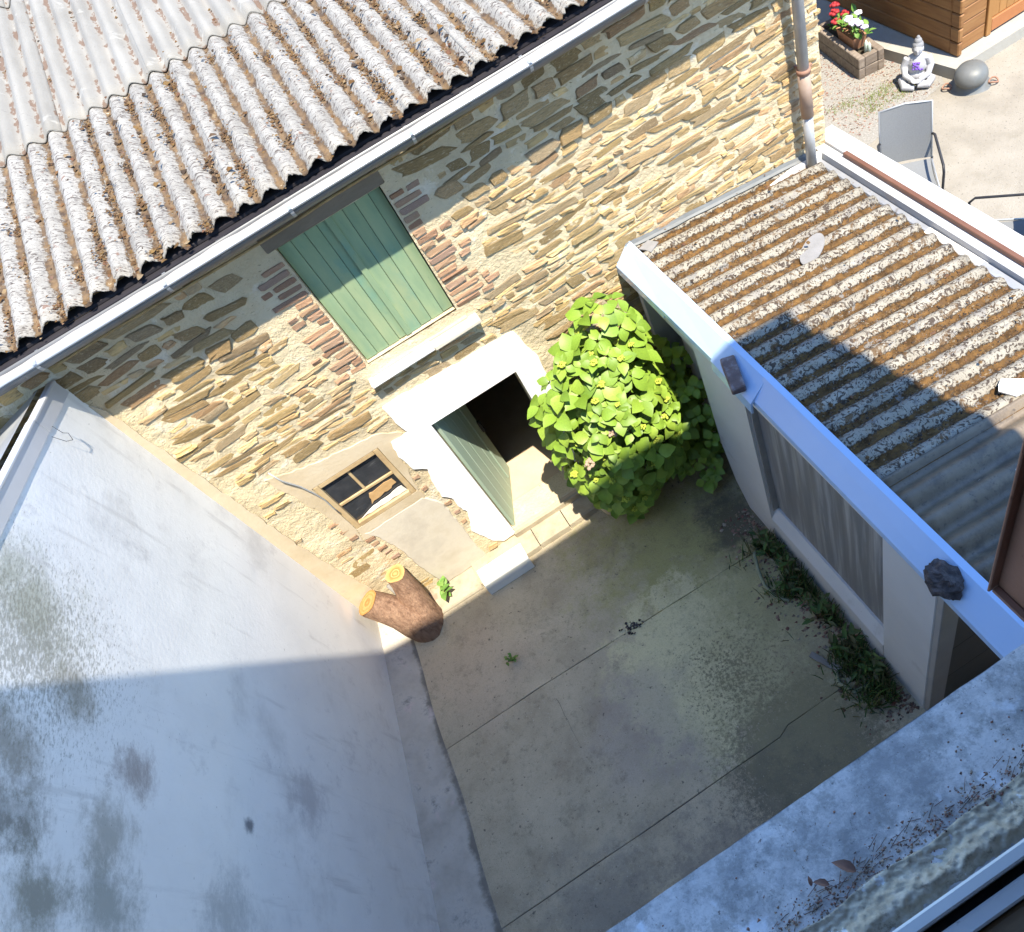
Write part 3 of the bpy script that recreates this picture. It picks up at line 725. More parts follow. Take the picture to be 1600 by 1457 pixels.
# small four pane window
wn_ = bpy.data.objects.new('window', None); COL.objects.link(wn_); wn_.parent = bld; wn_.location = Vector((1.0, .05, 1.64)) - bld.location
a, b, c, d = WIN
g = MB()
g.bbox(a + .003, a + .055, -.01, .075, c + .003, d - .003, .004); g.bbox(b - .055, b - .003, -.01, .075, c + .003, d - .003, .004)
g.bbox(a + .057, b - .057, -.008, .073, d - .055, d - .003, .004); g.bbox(a + .057, b - .057, -.012, .077, c + .003, c + .06, .004)
g.build('frame', 'oldwood', wn_)
xm, zm = (a + b) / 2 - .01, (c + d) / 2 - .01
g = MB(); g.bbox(a + .057, b - .057, .012, .05, zm - .016, zm + .016, .003); g.build('glazing_bar', 'oldwood', wn_)
g = MB(); g.bbox(xm - .013, xm + .013, .016, .046, zm + .018, d - .057, .003); g.build('glazing_bar', 'oldwood', wn_)
for x0, x1, z0, z1 in ((a + .056, xm - .014, zm + .017, d - .056), (xm + .014, b - .056, zm + .017, d - .056), (a + .056, b - .056, c + .061, zm - .017)):
    g = MB(); g.box(x0, x1, .028, .032, z0, z1); g.build('pane', 'glass', wn_)
g = MB(); g.prism(rough_poly([(.93, 1.80), (1.25, 1.86), (1.24, 1.95), (.98, 1.93)], .04, .012), 'y', .018, .024); g.build('cardboard_scrap', 'paperscrap', wn_, fix=True)
g = MB(); g.prism(rough_poly([(.76, 1.71), (1.28, 1.71), (1.27, 1.80), (.92, 1.765)], .05, .008), 'y', .010, .017); g.build('paper_scrap', 'tileshard', wn_, fix=True)

# wall plate, eave board, roof sheets
ROOF_T = .12
def rz(y): return 4.945 + ROOF_T * (y + .2)
g = MB(); g.prism([(-.02, 4.86), (-.10, 4.88), (-.10, 4.90), (.3, 4.95), (.3, 4.80), (-.02, 4.80)], 'x', WX0, WX1 - .02); g.box(WX0, WX1 - .02, -.15, -.102, 4.862, 4.876); g.box(WX0, WX1 - .02, -.165, -.151, 4.80, 4.876); g.build('eave_board_with_sun_stops', 'blackfelt', bld, fix=True)  # soffit and fascia strips added to block sun leaking in under the sheets
def sheet(name, mt, parent, org, udir, vdir, ndir, w, L, pitch, amp, ragged, seed, nv=14, per=12, th=.007, phase=0.0):
    org, udir, vdir, ndir = Vector(org), Vector(udir), Vector(vdir), Vector(ndir)
    nu = max(4, int(round(w / pitch * per)))
    g = MB(); hts = {}
    lip = [ragged * (.6 * noise.noise(Vector((i * .35, seed, 0))) + .7 * noise.noise(Vector((i * 1.1, seed, 5)))) for i in range(nu + 1)]
    for lay in (0, 1):
        for j in range(nv + 1):
            v = (j / nv)
            for i in range(nu + 1):
                u = w * i / nu
                hgt = .5 + .5 * math.cos(2 * PI * (u / pitch + phase))
                hgt2 = hgt ** .85
                vv = v * L + (lip[i] if j == 0 else 0)
                p = org + udir * u + vdir * vv + ndir * (amp * (hgt2 - .5) - lay * th + .004 * noise.noise(Vector((u * 2, vv * 1.5, seed))))
                hts[len(g.v)] = hgt
                g.v.append(tuple(p))
    o = (nu + 1) * (nv + 1)
    def F(f, sm): g.f.append(f); g.mi.append(0); g.smooth.append(sm)
    for j in range(nv):
        for i in range(nu):
            q = j * (nu + 1) + i
            F([q, q + 1, q + nu + 2, q + nu + 1], True); F([o + q, o + q + nu + 1, o + q + nu + 2, o + q + 1], True)
    for i in range(nu):
        F([i, o + i, o + i + 1, i + 1], False); q = nv * (nu + 1) + i; F([q, q + 1, o + q + 1, o + q], False)
    for j in range(nv):
        q = j * (nu + 1); F([q, q + nu + 1, o + q + nu + 1, o + q], False); q += nu; F([q, o + q, o + q + nu + 1, q + nu + 1], False)
    g.attr['h'] = hts
    return g.build(name, mt, parent)
PIT = .183; AMP = .058
vd = Vector((0, 1, ROOF_T)).normalized(); nd = Vector((0, -ROOF_T, 1)).normalized()
SW = 5 * PIT
for k in range(-3, 7):
    x0 = .885 + SW * k
    sheet('corrugated_sheet', 'fibre', bld, (x0 - .02, -.115 - rnd.uniform(0, .04), rz(-.125) + .004 * (k % 2)), (1, 0, 0), vd, nd, SW + PIT * .52, 2.36, PIT, AMP, .042, k + 50, phase=-.12)
for k in range(-3, 7):
    x0 = .885 + SW * k - PIT
    sheet('corrugated_sheet', 'fibreclean', bld, (x0 - .02, 1.985, rz(1.985) + .017 + .004 * (k % 2)), (1, 0, 0), vd, nd, SW + PIT * .52, 2.75, PIT, AMP, .006, k + 80, phase=-.12)
for k in range(-3, 7):
    x0 = .885 + SW * k - PIT * 2
    sheet('corrugated_sheet', 'fibreclean', bld, (x0 - .02, 4.6, rz(4.6) + .034 + .004 * (k % 2)), (1, 0, 0), vd, nd, SW + PIT * .52, 2.5, PIT, AMP, .006, k + 110, phase=-.12)
# moss, grit and dead leaves lying in the troughs of the roof
g = MB(); rr = random.Random(5)
def trough_x(k): return .885 - .02 + PIT * (.5 + .12) + k * PIT
for k in range(-14, 31):
    xc = trough_x(k); dens = rr.uniform(.35, 1.0)
    n = int(230 * dens)
    for _ in range(n):
        y = -.17 + 2.15 * rr.random() ** 1.15
        cl = noise.noise(Vector((k * 3.1, y * 3.2, 1)))
        if cl < -.12 and rr.random() < .8: continue
        x = xc + rr.gauss(0, .024); s = rr.uniform(.005, .013) if rr.random() < .80 else rr.uniform(.016, .036)
        chip(g, (x, y, rz(y) - AMP * .5 + 2.2 * (x - xc) ** 2 * 10 + .002), s)
    for _ in range(rr.choice((1, 2, 3, 4))):      # denser tufts of moss
        yt = -.12 + 2.0 * rr.random(); m = rr.randint(20, 70); ln = rr.uniform(.03, .12)
        for _ in range(m):
            y = yt + rr.gauss(0, ln); x = xc + rr.gauss(0, .026)
            if -.17 < y < 1.97: chip(g, (x, y, rz(y) - AMP * .5 + 22 * (x - xc) ** 2 + .004 + .012 * rr.random()), rr.uniform(.007, .017))
    for _ in range(int(26 * dens)):
        y = 2.02 + 2.7 * rr.random()
        if noise.noise(Vector((k * 2.3, y * 1.6, 4))) < .05: continue
        chip(g, (xc - PIT * 0 + rr.gauss(0, .016), y, rz(y) - AMP * .5 + .022), rr.uniform(.006, .022))
g.build('roof_moss', 'moss', bld, kind='stuff')

# gutter with clips and a swept downpipe
g = MB(); pr = []
RG = .085; YC, ZC = -.275, 4.885
for layer, r in ((0, RG), (1, RG - .005)):
    arr = []
    for i in range(13):
        t = PI + PI * i / 12
        arr.append((YC + r * math.cos(t), ZC + r * math.sin(t)))
    pr.append(arr)
prof = pr[0] + pr[1][::-1]
segs = 24
for s in range(segs):
    pass
vs = []
NXG = 30
for i in range(NXG + 1):
    x = -2.3 + (6.42 + 2.3) * i / NXG
    sag = .006 * math.sin(x * 1.9) + .012 * abs(math.sin(x * .36))
    for (y, z) in prof: vs.append((x, y, z - sag * .6 + .001 * x))
n = len(prof); fs = []
for i in range(NXG):
    for k in range(n):
        fs.append((i * n + k, i * n + (k + 1) % n, (i + 1) * n + (k + 1) % n, (i + 1) * n + k))
fs.append(list(range(n))); fs.append(list(range(NXG * n + n - 1, NXG * n - 1, -1)))
g.add(vs, fs, True)
gut = g.build('gutter', 'zinc', bld, fix=True)
g = MB()
g.tube([(-2.3 + 8.72 * i / 30, YC - RG + .002, ZC + .004 - .6 * (.006 * math.sin((-2.3 + 8.72 * i / 30) * 1.9) + .012 * abs(math.sin((-2.3 + 8.72 * i / 30) * .36))) + .001 * (-2.3 + 8.72 * i / 30)) for i in range(31)], .011, 8)
g.build('rolled_lip', 'ziplip', gut)
g = MB(); g.grid(lambda u, v: (-2.25 + 8.6 * u, YC - .076 + .156 * v, ZC - .022 + .012 * noise.noise(Vector((u * 40, v * 2, 2)))), 90, 3); g.build('silt', 'guttersilt', gut)
for x in (-.9, .17, 1.12, 2.05, 2.98, 3.9, 4.82, 5.7):
    g = MB()
    pts = [(x, YC + (RG + .004) * math.cos(PI + PI * i / 10), ZC + (RG + .004) * math.sin(PI + PI * i / 10)) for i in range(11)]
    for i in range(10):
        p, q = pts[i], pts[i + 1]
        g.add([(x - .012, p[1], p[2]), (x + .012, p[1], p[2]), (x + .012, q[1], q[2]), (x - .012, q[1], q[2])], [(0, 1, 2, 3)], False)
    g.box(x - .012, x + .012, YC - RG - .014, YC - RG + .03, ZC + .012, ZC + .017)
    g.build('clip', 'zincold', gut)
for x in (1.55, 3.45, 5.2):
    g = MB(); pts = [(x, YC + (RG + .003) * math.cos(PI + PI * i / 12), ZC + (RG + .003) * math.sin(PI + PI * i / 12)) for i in range(13)]
    for i in range(12):
        p, q = pts[i], pts[i + 1]
        g.add([(x - .035, p[1], p[2]), (x + .035, p[1], p[2]), (x + .035, q[1], q[2]), (x - .035, q[1], q[2])], [(0, 1, 2, 3)], True)
    g.build('joint_sleeve', 'zinc', gut)
dp = bpy.data.objects.new('downpipe', None); COL.objects.link(dp); dp.parent = bld; dp.location = Vector((6.14, -.1, 2.6)) - bld.location
g = MB(); g.tube([(6.14, -.275, 4.80), (6.14, -.27, 4.72), (6.14, -.16, 4.55), (6.14, -.135, 4.42), (6.14, -.125, 3.50)], .047, 14); g.build('upper_pipe', 'zincold', dp)
g = MB(); g.tube([(6.14, -.125, 3.52), (6.14, -.125, 3.10)], .054, 14); g.build('sleeve', 'pipebrown', dp)
g = MB(); g.tube([(6.14, -.125, 3.11), (6.14, -.125, 2.58)], .046, 14); g.build('lower_pipe', 'zincold', dp)
g = MB(); g.tube([(6.14, -.125, 3.505), (6.14, -.125, 3.545)], .060, 14); g.box(6.14 - .012, 6.14 + .012, -.06, .01, 3.515, 3.535); g.box(6.20, 6.235, -.12, -.09, 3.515, 3.535); g.build('pipe_clamp', 'rust', dp)
# dry cane lying along the wall head, cable by the window
g = MB(); pts = []
for i in range(46):
    x = .12 + 5.9 * i / 45
    pts.append((x, -.055 + .012 * noise.noise(Vector((x * 1.3, 0, 0))), 4.66 + .030 * noise.noise(Vector((x * .9, 3, 0))) + .06 * max(0, (x - 3) / 3)))
g.tube(pts, [.010 + .004 * noise.noise(Vector((i * .7, 1, 1))) for i in range(46)], 6)
g.build('dry_cane', 'cane', label='long dry brown cane running along the stone wall just below the gutter', cat='cane')
g = MB(); g.tube([(.50, -.03, 2.86), (.53, -.05, 2.72), (.60, -.045, 2.55), (.64, -.05, 2.40), (.66, -.04, 2.25), (.655, -.035, 2.08), (.66, -.03, 1.98)], .007, 6)
g.build('cable', 'zincold', label='loose grey cable hanging down beside the small four pane window', cat='cable')

# ledge along the wall foot and in front of the door
led = bpy.data.objects.new('wall_ledge', None); COL.objects.link(led); led['kind'] = 'structure'
def ledge(x0, x1, d0, d1, h, mt, seed, sl=.0):
    g = MB(); n = max(3, int((x1 - x0) / .06)); vs = []
    for i in range(n + 1):
        u = i / n; x = x0 + (x1 - x0) * u; d = d0 + (d1 - d0) * u; w = .014 * noise.noise(Vector((x * 6, seed, 0)))
        vs += [(x, .03, h + .01), (x, -d + .02 + w, h - sl), (x, -d + w, h - .02 - sl), (x, -d - .01 + w, -.02)]
    fs = []
    for i in range(n):
        for k in range(3): fs.append((i * 4 + k, i * 4 + k + 1, (i + 1) * 4 + k + 1, (i + 1) * 4 + k))
    fs += [(0, 3, 2, 1), (n * 4, n * 4 + 1, n * 4 + 2, n * 4 + 3)]
    g.add(vs, fs, False); return g.build('ledge_slab', mt, led, fix=True)
ledge(.50, 1.22, .30, .31, .06, 'ledge', 1, .02)
ledge(1.23, 2.02, .30, .29, .10, 'ledge', 2)
ledge(2.03, 2.42, .29, .285, .105, 'ledge', 3)
ledge(2.43, 3.05, .28, .26, .10, 'ledge', 4)
ledge(3.06, 4.6, .24, .22, .08, 'fillet', 5)
g = MB(); g.bbox(1.84, 2.83, -.05, .0, .1, .196, .01); g.build('threshold', 'ledge', led)

# cream step cover, an angle piece with an open end
g = MB()
pr = [(-.16, .175), (-.36, .165), (-.385, .15), (-.43, .012), (-.415, .010), (-.372, .140), (-.355, .150), (-.16, .160)]
pr = [(y - .02, z) for y, z in pr]
g.prism(pr, 'x', 1.265, 1.845)
g.build('step_cover', 'step', label='cream white angled step cover standing on the ledge below the doorway', cat='step', fix=True)

# ------------------------------------------------------------------ LEFT WHITE BUILDING
def wx(y): return .14 * y
def wtop(y): return 4.47 - .214 * y - .03
lb = thing('white_building', 'white rendered neighbouring wall with grey metal coping at the left of the courtyard', 'building', (-1.5, -2.6, 0))
g = MB()
def lw(u, v):
    y = .02 - 5.25 * u; z = -.03 + (wtop(y) + .06) * v
    d = .005 * noise.noise(Vector((y * .7, z * .7, 2))) + .0015 * noise.noise(Vector((y * 4, z * 4, 6)))
    return (wx(y) + d * (.25 if u < .03 else 1), y, z)
g.grid(lw, 90, 80)
g.box(-1.3, -1.25, -5.2, .0, 0, 4.4)
g.add([(wx(-5.23) - .02, -5.23, -.03), (-1.3, -5.23, -.03), (-1.3, -5.23, wtop(-5.23)), (wx(-5.23) - .02, -5.23, wtop(-5.23))], [(0, 1, 2, 3)], False)
g.build('rendered_wall', 'whitewall', lb)
for i, (ya, yb) in enumerate(((-.03, -.52), (-.525, -2.6), (-2.605, -5.2))):
    g = MB(); vs = []
    pr = [(.009, -.012), (.010, .100), (.017, .106), (.017, .118), (.008, .126), (-.03, .13), (-.03, .11), (-.02, .0), (.0, -.018)]
    for y in (ya, yb):
        for (dx, dz) in pr: vs.append((wx(y) + dx, y, wtop(y) + dz + .004 * (i % 2)))
    n = len(pr)
    g.add(vs, [[k, (k + 1) % n, n + (k + 1) % n, n + k] for k in range(n)] + [list(range(n)), list(range(2 * n - 1, n - 1, -1))], False)
    g.build('coping', 'coping', lb, fix=True)
g = MB()
g.add([(wx(-.04) - .1, -.04, wtop(-.04) + .13), (wx(-5.2) - .1, -5.2, wtop(-5.2) + .13), (-4.0, -5.2, wtop(-5.2) - .9), (-4.0, -.04, wtop(-.04) - .9)], [(0, 1, 2, 3)], False)
g.build('roof', 'zincold', lb)
g = MB(); y = -.50; z = wtop(y)
g.tube([(wx(y) + .035, y, z + .01), (wx(y) + .05, y - .02, z - .06), (wx(y) + .03, y + .06, z - .13), (wx(y) + .035, y + .01, z - .16), (wx(y) + .035, y - .06, z - .10), (wx(y) + .02, y - .09, z + .0)], .002, 5)
g.build('wire_loop', 'blackmetal', label='thin wire loop hanging from the grey coping over the white wall', cat='wire')
# hole in the render
# fillet at the foot of the white wall
g = MB()
def fl(u, v):
    y = .0 - 5.2 * u
    x0 = wx(y) - .02; x1 = .30 + .075 * y + .028 * noise.noise(Vector((y * 1.1, 0, 5))) 
    x = x0 + (x1 - x0) * v
    prof = .165 * (1 - v) ** 1.6
    return (x, y, prof + .014 * noise.noise(Vector((x * 3, y * 2, 1))) * (1 - abs(2 * v - 1)) + .003 - .009 * (v > .98))
g.grid(fl, 120, 14)
g.attr['edge'] = {i: max(0, 1 - abs((i // 121) / 14 - .93) / .22) for i in range(len(g.v))}
g.build('concrete_fillet', 'fillet', kind='structure')

# ------------------------------------------------------------------ SHED
shed = thing('shed', 'low white shed with mossy corrugated roof at the right of the courtyard', 'shed', (5.3, -2.2, 0))
SX = 4.165
def srz(x): return 2.80 - .115 * (x - 4.2)
g = MB()
WY0, WY1, WZA, WZB = -3.42, -1.80, .42, 2.44
# courtyard wall in pieces around the window
g.bbox(SX, SX + .15, -3.93, WY0 - .001, -.02, 2.62, .008)
g.prism([(WY1 + .001, -.02), (-1.34, -.02), (-1.16, .35), (-1.06, .9), (-1.04, 2.62), (WY1 + .001, 2.62)], 'x', SX, SX + .15)
g.box(SX + .001, SX + .15, WY0, WY1, WZB, 2.62)
g.prism([(SX, -.02), (SX + .15, -.02), (SX + .15, .555), (SX + .075, .55), (SX, .42)], 'y', WY0, WY1)
g.box(SX + .02, SX + .14, -1.038, .0, 2.30, 2.62)
g.build('wall', 'shedwall', shed, fix=True)
g = MB(); g.bbox(SX + .01, 6.35, -.10, -.03, 0, 2.62, .01); g.box(6.30, 6.44, -4.4, -.03, 0, 2.50); g.box(SX + .9, 6.3, -3.8, -3.7, 0, 2.6)
g.build('rear_wall', 'shedwall', shed)
g = MB(); g.box(SX + .18, SX + .21, -.95, -.35, .2, 2.5); g.build('pale_panel', 'shedwall', shed)
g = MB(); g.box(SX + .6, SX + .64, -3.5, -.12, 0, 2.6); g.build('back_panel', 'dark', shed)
# loose grey plastic sheet hanging in the window opening
g = MB()
def cur(u, v):
    y = WY0 + .005 + (WY1 - WY0 - .01) * u; z = .562 + (WZB - .567) * v
    q = math.sin(u * 34 + 1.5 * math.sin(u * 9) + v * 1.2) * .5 + .5 * math.sin(u * 15 + 2 + v * .8)
    return (SX + .095 + (.016 * q + .008 * noise.noise(Vector((y * 3, z, 1)))) * min(1, v * 2.2), y, z)
g.grid(cur, 110, 12); g.build('plastic_sheet', 'curtain', shed)
for (ya, yb) in ((WY0, WY0 + .02), (WY1 - .02, WY1)):
    g = MB(); g.box(SX + .03, SX + .12, ya, yb, WZA + .15, WZB); g.build('window_frame', 'shedtrim', shed)
# end of the shed: grey jamb and a dark tiled door recess
g = MB(); g.bbox(SX + .003, SX + .16, -3.99, -3.932, -.02, 2.58, .006); g.build('end_jamb', 'shedtrim', shed)
for (z0, z1) in ((.0, .62), (.627, 1.25), (1.257, 1.88), (1.887, 2.5)):
    g = MB(); g.bbox(SX + .165, SX + .86, -3.965, -3.93, z0, z1, .003); g.build('dark_panel', 'darkpanel', shed)
    g = MB(); g.bbox(SX + .866, SX + 1.6, -3.965, -3.93, z0, z1, .003); g.build('dark_panel', 'darkpanel', shed)
# cap flashing along the left edge of the roof
def cap(y0, y1, xo0, xo1, dz, lip):
    g = MB(); vs = []
    for y, xo in ((y0, xo0), (y1, xo1)):
        for p in ((4.275, 2.876), (4.228, 2.868), (xo + .012, 2.728), (xo, 2.716), (xo - .004, 2.716 - lip), (xo + .012, 2.716 - lip), (xo + .018, 2.70), (4.262, 2.852)):
            vs.append((p[0], y, p[1] + dz))
    n = 8
    g.add(vs, [[k, (k + 1) % n, n + (k + 1) % n, n + k] for k in range(n)] + [list(range(n)), list(range(2 * n - 1, n - 1, -1))], False)
    return g.build('cap_flashing', 'flash', shed, fix=True)
cap(.02, -.80, 4.075, 4.09, .000, .09)
cap(-.78, -1.62, 4.092, 4.10, .006, .06)
cap(-1.56, -2.12, 4.08, 4.065, .012, .12)
cap(-2.09, -4.62, 4.10, 4.085, .018, .05)
# roof sheets; waves run along x, down towards the right
ud = Vector((0, -1, 0)); vdr = Vector((1, 0, -.115)).normalized(); ndr = Vector((.115, 0, 1)).normalized()
SP = .178
y = -.03
k = 0
while y > -3.0:
    w = 5 * SP if y - 5 * SP > -3.3 else 3.25 + y - .0
    w = max(SP * 2, round(w / SP) * SP)
    sheet('corrugated_sheet', 'shedfibre', shed, (4.24, y, srz(4.24) + .004 * (k % 2) + .012), ud, vdr, ndr, w + SP * .42, 1.975, SP, .052, .016, 200 + k, nv=16, phase=.1)
    y -= w; k += 1
    if y < -2.9: break
YS = y
sheet('corrugated_sheet', 'shedsmooth', shed, (4.245, YS - .02, srz(4.245) + .010), ud, vdr, ndr, SP * 9.5, 1.98, SP * 1.16, .082, .010, 260, nv=16, phase=.1)
# moss and leaves on the shed roof
g = MB(); rr = random.Random(11)
k = 0
while True:
    yc = -.03 - SP * (.5 - .1) - k * SP
    if yc < YS + .02: break
    for _ in range(int(430 * rr.uniform(.5, 1))):
        x = 4.29 + 1.88 * rr.random()
        if noise.noise(Vector((x * 2.6, k * 2.7, 3))) < -.18 and rr.random() < .75: continue
        yy = yc + rr.gauss(0, .024); s = rr.uniform(.005, .013) if rr.random() < .9 else rr.uniform(.013, .024)
        chip(g, (x, yy, srz(x) - .014 + 22 * (yy - yc) ** 2 * .9 + .002), s)
    k += 1
for _ in range(1500):
    x = 4.29 + 1.88 * rr.random(); yy = rr.uniform(YS, -.05)
    ph = (-(yy + .03) / SP + .1); hh = .5 + .5 * math.cos(2 * PI * ph)
    chip(g, (x, yy, srz(x) + .012 + .052 * (hh - .5)), rr.uniform(.004, .011))
g.build('roof_moss', 'moss', shed, kind='stuff')
# lead strip where the roof meets the stone wall
g = MB(); n = 24; vs = []
for i in range(n + 1):
    x = 4.22 + 2.0 * i / n; w = .012 * noise.noise(Vector((x * 5, 0, 0)))
    vs += [(x, -.016, srz(x) + .085 + w), (x, -.030, srz(x) + .055), (x, -.055 + w, srz(x) + .042)]
g.add(vs, [(i * 3 + k, i * 3 + k + 1, i * 3 + k + 4, i * 3 + k + 3) for i in range(n) for k in range(2)], False)
g.build('lead_strip', 'lead', shed)
# right edge: crumpled white flashing, white boards and the brown bar
def ribbon(pts, w0, w1, z0, z1, seed, mt, name):
    g = MB(); n = 22; vs = []
    (xa, ya), (xb, yb) = pts
    for i in range(n + 1):
        u = i / n; x = xa + (xb - xa) * u; yy = ya + (yb - ya) * u
        q = .014 * noise.noise(Vector((u * 9, seed, 0))); q2 = .012 * noise.noise(Vector((u * 11, seed, 7)))
        vs += [(x - w0 + q, yy, z0 + q2), (x, yy, (z0 + z1) / 2 + q2 + .008), (x + w1, yy, z1), (x + w1, yy, z1 - .01), (x - w0 + q, yy, z0 + q2 - .006)]
    fs = []
    for i in range(n):
        for k in range(5): fs.append((i * 5 + k, i * 5 + (k + 1) % 5, (i + 1) * 5 + (k + 1) % 5, (i + 1) * 5 + k))
    g.add(vs, fs, False); return g.build(name, mt, shed, fix=True)
ribbon(((6.225, -.02), (6.225, -1.52)), .015, .045, 2.525, 2.560, 3, 'crumple', 'edge_flashing')
ribbon(((6.205, -1.50), (6.215, -2.12)), .01, .060, 2.530, 2.570, 5, 'tileshard', 'edge_flashing')
ribbon(((6.205, -2.09), (6.205, -4.5)), .01, .060, 2.535, 2.575, 8, 'crumple', 'edge_flashing')
g = MB(); g.bbox(6.278, 6.375, -4.5, .02, 2.55, 2.63, .004); g.build('edge_board', 'whiteboard', shed)
g = MB(); g.bbox(6.38, 6.57, -4.5, .13, 2.60, 2.655, .004); g.build('edge_board', 'whiteboard', shed)
g = MB(); g.bbox(6.352, 6.40, -4.5, -.30, 2.632, 2.675, .006); g.build('brown_bar', 'brownbar', shed)
# loose pieces lying on the shed roof and its capping
mxb = Matrix.Translation((4.10, -1.87, 2.80)) @ Euler((0, math.radians(-6), math.radians(72))).to_matrix().to_4x4()
g = MB(); g.bbox(-.155, .155, -.055, .055, -.02, .062, .010, mx=mxb, jit=.003); g.build('loose_brick', 'darkbrick', label='dark brick weighing down the white roof capping of the shed', cat='brick')
g = MB(); g.ball((4.13, -4.00, 2.82), (.10, .125, .085), 26, 16, False, jit=.26)
for i in range(len(g.v)):
    p = Vector(g.v[i]); q = p - Vector((4.13, -4.00, 2.82)); g.v[i] = tuple(p + q * (.16 * noise.noise(p * 26) + .10 * noise.noise(p * 60)))
g.build('rough_stone', 'rock', label='rough dark lump of stone on the shed capping near the window sill', cat='stone')
g = MB(); g.prism([(5.39 + .19 * math.cos(t) * math.cos(.6) - .085 * math.sin(t) * math.sin(.6), -1.12 + .19 * math.cos(t) * math.sin(.6) + .085 * math.sin(t) * math.cos(.6)) for t in [2 * PI * i / 22 for i in range(22)]], 'z', 2.695, 2.707); g.build('slate_offcut', 'slate', label='rounded grey slate offcut lying in the middle of the mossy shed roof', cat='slate')
g = MB(); g.prism(rough_poly([(4.30, -.10), (4.42, -.06), (4.47, -.16), (4.36, -.22)], .05, .006), 'z', 2.815, 2.826); g.build('slate_offcut', 'slate', label='small grey slate piece on the shed roof corner against the stone wall', cat='slate')
g = MB(); g.prism(rough_poly([(5.36, -3.14), (5.46, -3.08), (5.56, -3.16), (5.53, -3.26), (5.41, -3.23)], .05, .012), 'z', 2.705, 2.717); g.build('tile_shard', 'tileshard', label='white broken tile shard on the smooth corrugated sheet of the shed roof', cat='tile')

# ------------------------------------------------------------------ HYDRANGEA AND ITS POT
g = MB()
prof = [(.14, .10), (.19, .14), (.225, .30), (.235, .44), (.255, .45), (.255, .49), (.225, .49), (.21, .42), (0.001, .42)]
g.lathe(prof, 28, Matrix.Translation((3.02, -.40, 0))); 
g.build('plant_pot', 'pot', label='beige stone pot at the foot of the bright green hydrangea', cat='pot')
hyd = thing('hydrangea', 'large bright green hydrangea bush growing beside the white framed doorway', 'shrub', (3.35, -.55, .1))
def leaf_mesh(seed):
    r = random.Random(seed); g = MB()
    prof = [(0, .0), (.12, .22), (.34, .40), (.60, .36), (.84, .17), (1, 0)]
    bend = r.uniform(.05, .28); fold = r.uniform(.10, .35); tw = r.uniform(-.08, .08)
    vs = []
    for (t, w) in prof:
        zc = -bend * t * t + .06 * math.sin(t * 3)
        vs += [(t, w * 1.0 + tw * t, zc + fold * w), (t, tw * t, zc), (t, -w + tw * t, zc + fold * w)]
    fs = []
    for i in range(5):
        for k in (0, 1):
            a = i * 3 + k
            fs.append((a, a + 1, a + 4, a + 3))
    g.add(vs, fs, True)
    return g
LV = [leaf_mesh(i) for i in range(6)]
LM = [l.mesh('leaf', 'leaf') for l in LV]
HC = Vector((3.33, -.56, 1.50)); HS = Vector((.60, .50, 1.10))
leaves, heads = [], []
rh = random.Random(3)
def whorl(p, d, n, s, tilt):
    d = d.normalized(); a0 = rh.uniform(0, 6.28)
    ax = d.orthogonal().normalized(); ay = d.cross(ax)
    for k in range(n):
        t = a0 + 2 * PI * k / n + rh.uniform(-.3, .3)
        rad = ax * math.cos(t) + ay * math.sin(t)
        tl = tilt + rh.uniform(-.5, .4)
        ldir = (rad * math.cos(tl) + d * math.sin(tl)).normalized()
        nrm = (d - ldir * d.dot(ldir)).normalized()
        y = nrm.cross(ldir)
        sz = s * rh.uniform(.75, 1.15)
        leaves.append((p + rad * .012, Matrix((ldir, y, nrm)).transposed(), sz))
tips = []
for i in range(700):
    v = Vector((rh.gauss(0, 1), rh.gauss(0, 1), rh.gauss(0, 1))).normalized()
    if v.y > .75 or v.z < -.93: continue
    bump = 1 + .20 * noise.noise(v * 2.3 + Vector((3, 1, 0))) 
    p = HC + Vector((v.x * HS.x, v.y * HS.y, v.z * HS.z)) * bump * rh.uniform(.93, 1.03)
    if p.y > -.07: p.y = -.07 - rh.random() * .08
    if p.z < .12: continue
    if any((p - q).length < .108 for q in tips) or noise.noise(p * 3.1) < -.36: continue
    tips.append(p)
    d = Vector((v.x * .9, v.y * .9 - .12, v.z * .6 + .75))
    whorl(p, d, rh.choice((4, 5, 5)), rh.uniform(.10, .195), rh.uniform(-.05, .35))
    if rh.random() < .26 and v.y < .3: heads.append((p + d.normalized() * .035, rh.uniform(.028, .048), rh.random()))
for i in range(120):
    v = Vector((rh.gauss(0, 1), rh.gauss(0, 1), rh.gauss(0, 1))).normalized()
    if v.y > .75 or v.z < -.6: continue
    p = Vector((3.66, -.42, 2.35)) + Vector((v.x * .28, v.y * .26, v.z * .50))
    if any((p - q).length < .125 for q in tips): continue
    tips.append(p); whorl(p, Vector((v.x * .9, v.y * .9 - .12, v.z * .6 + .75)), rh.choice((4, 5)), rh.uniform(.12, .18), .15)
    if rh.random() < .2: heads.append((p + Vector((0, -.02, .03)), rh.uniform(.025, .04), rh.random()))
for i in range(150):
    v = Vector((rh.gauss(0, 1), rh.gauss(0, 1), rh.gauss(0, 1))).normalized()
    p = HC + Vector((v.x * HS.x, v.y * HS.y, v.z * HS.z)) * rh.uniform(.6, .85)
    if p.y > -.08 or p.z < .2: continue
    whorl(p, Vector((v.x, v.y, v.z + .6)), 4, .12, .1)
for p in ((3.0, -.50, .38), (3.1, -.62, .3), (3.25, -.62, .35), (2.92, -.42, .46), (3.3, -.7, .5), (2.78, -.3, .75), (2.85, -.42, .62), (2.95, -.64, .42), (3.08, -.70, .46), (3.18, -.70, .30), (2.86, -.58, .58), (3.0, -.72, .58), (3.2, -.74, .52), (3.12, -.66, .18)):
    whorl(Vector(p), Vector((-.2, -.6, .6)), 5, .15, .05)
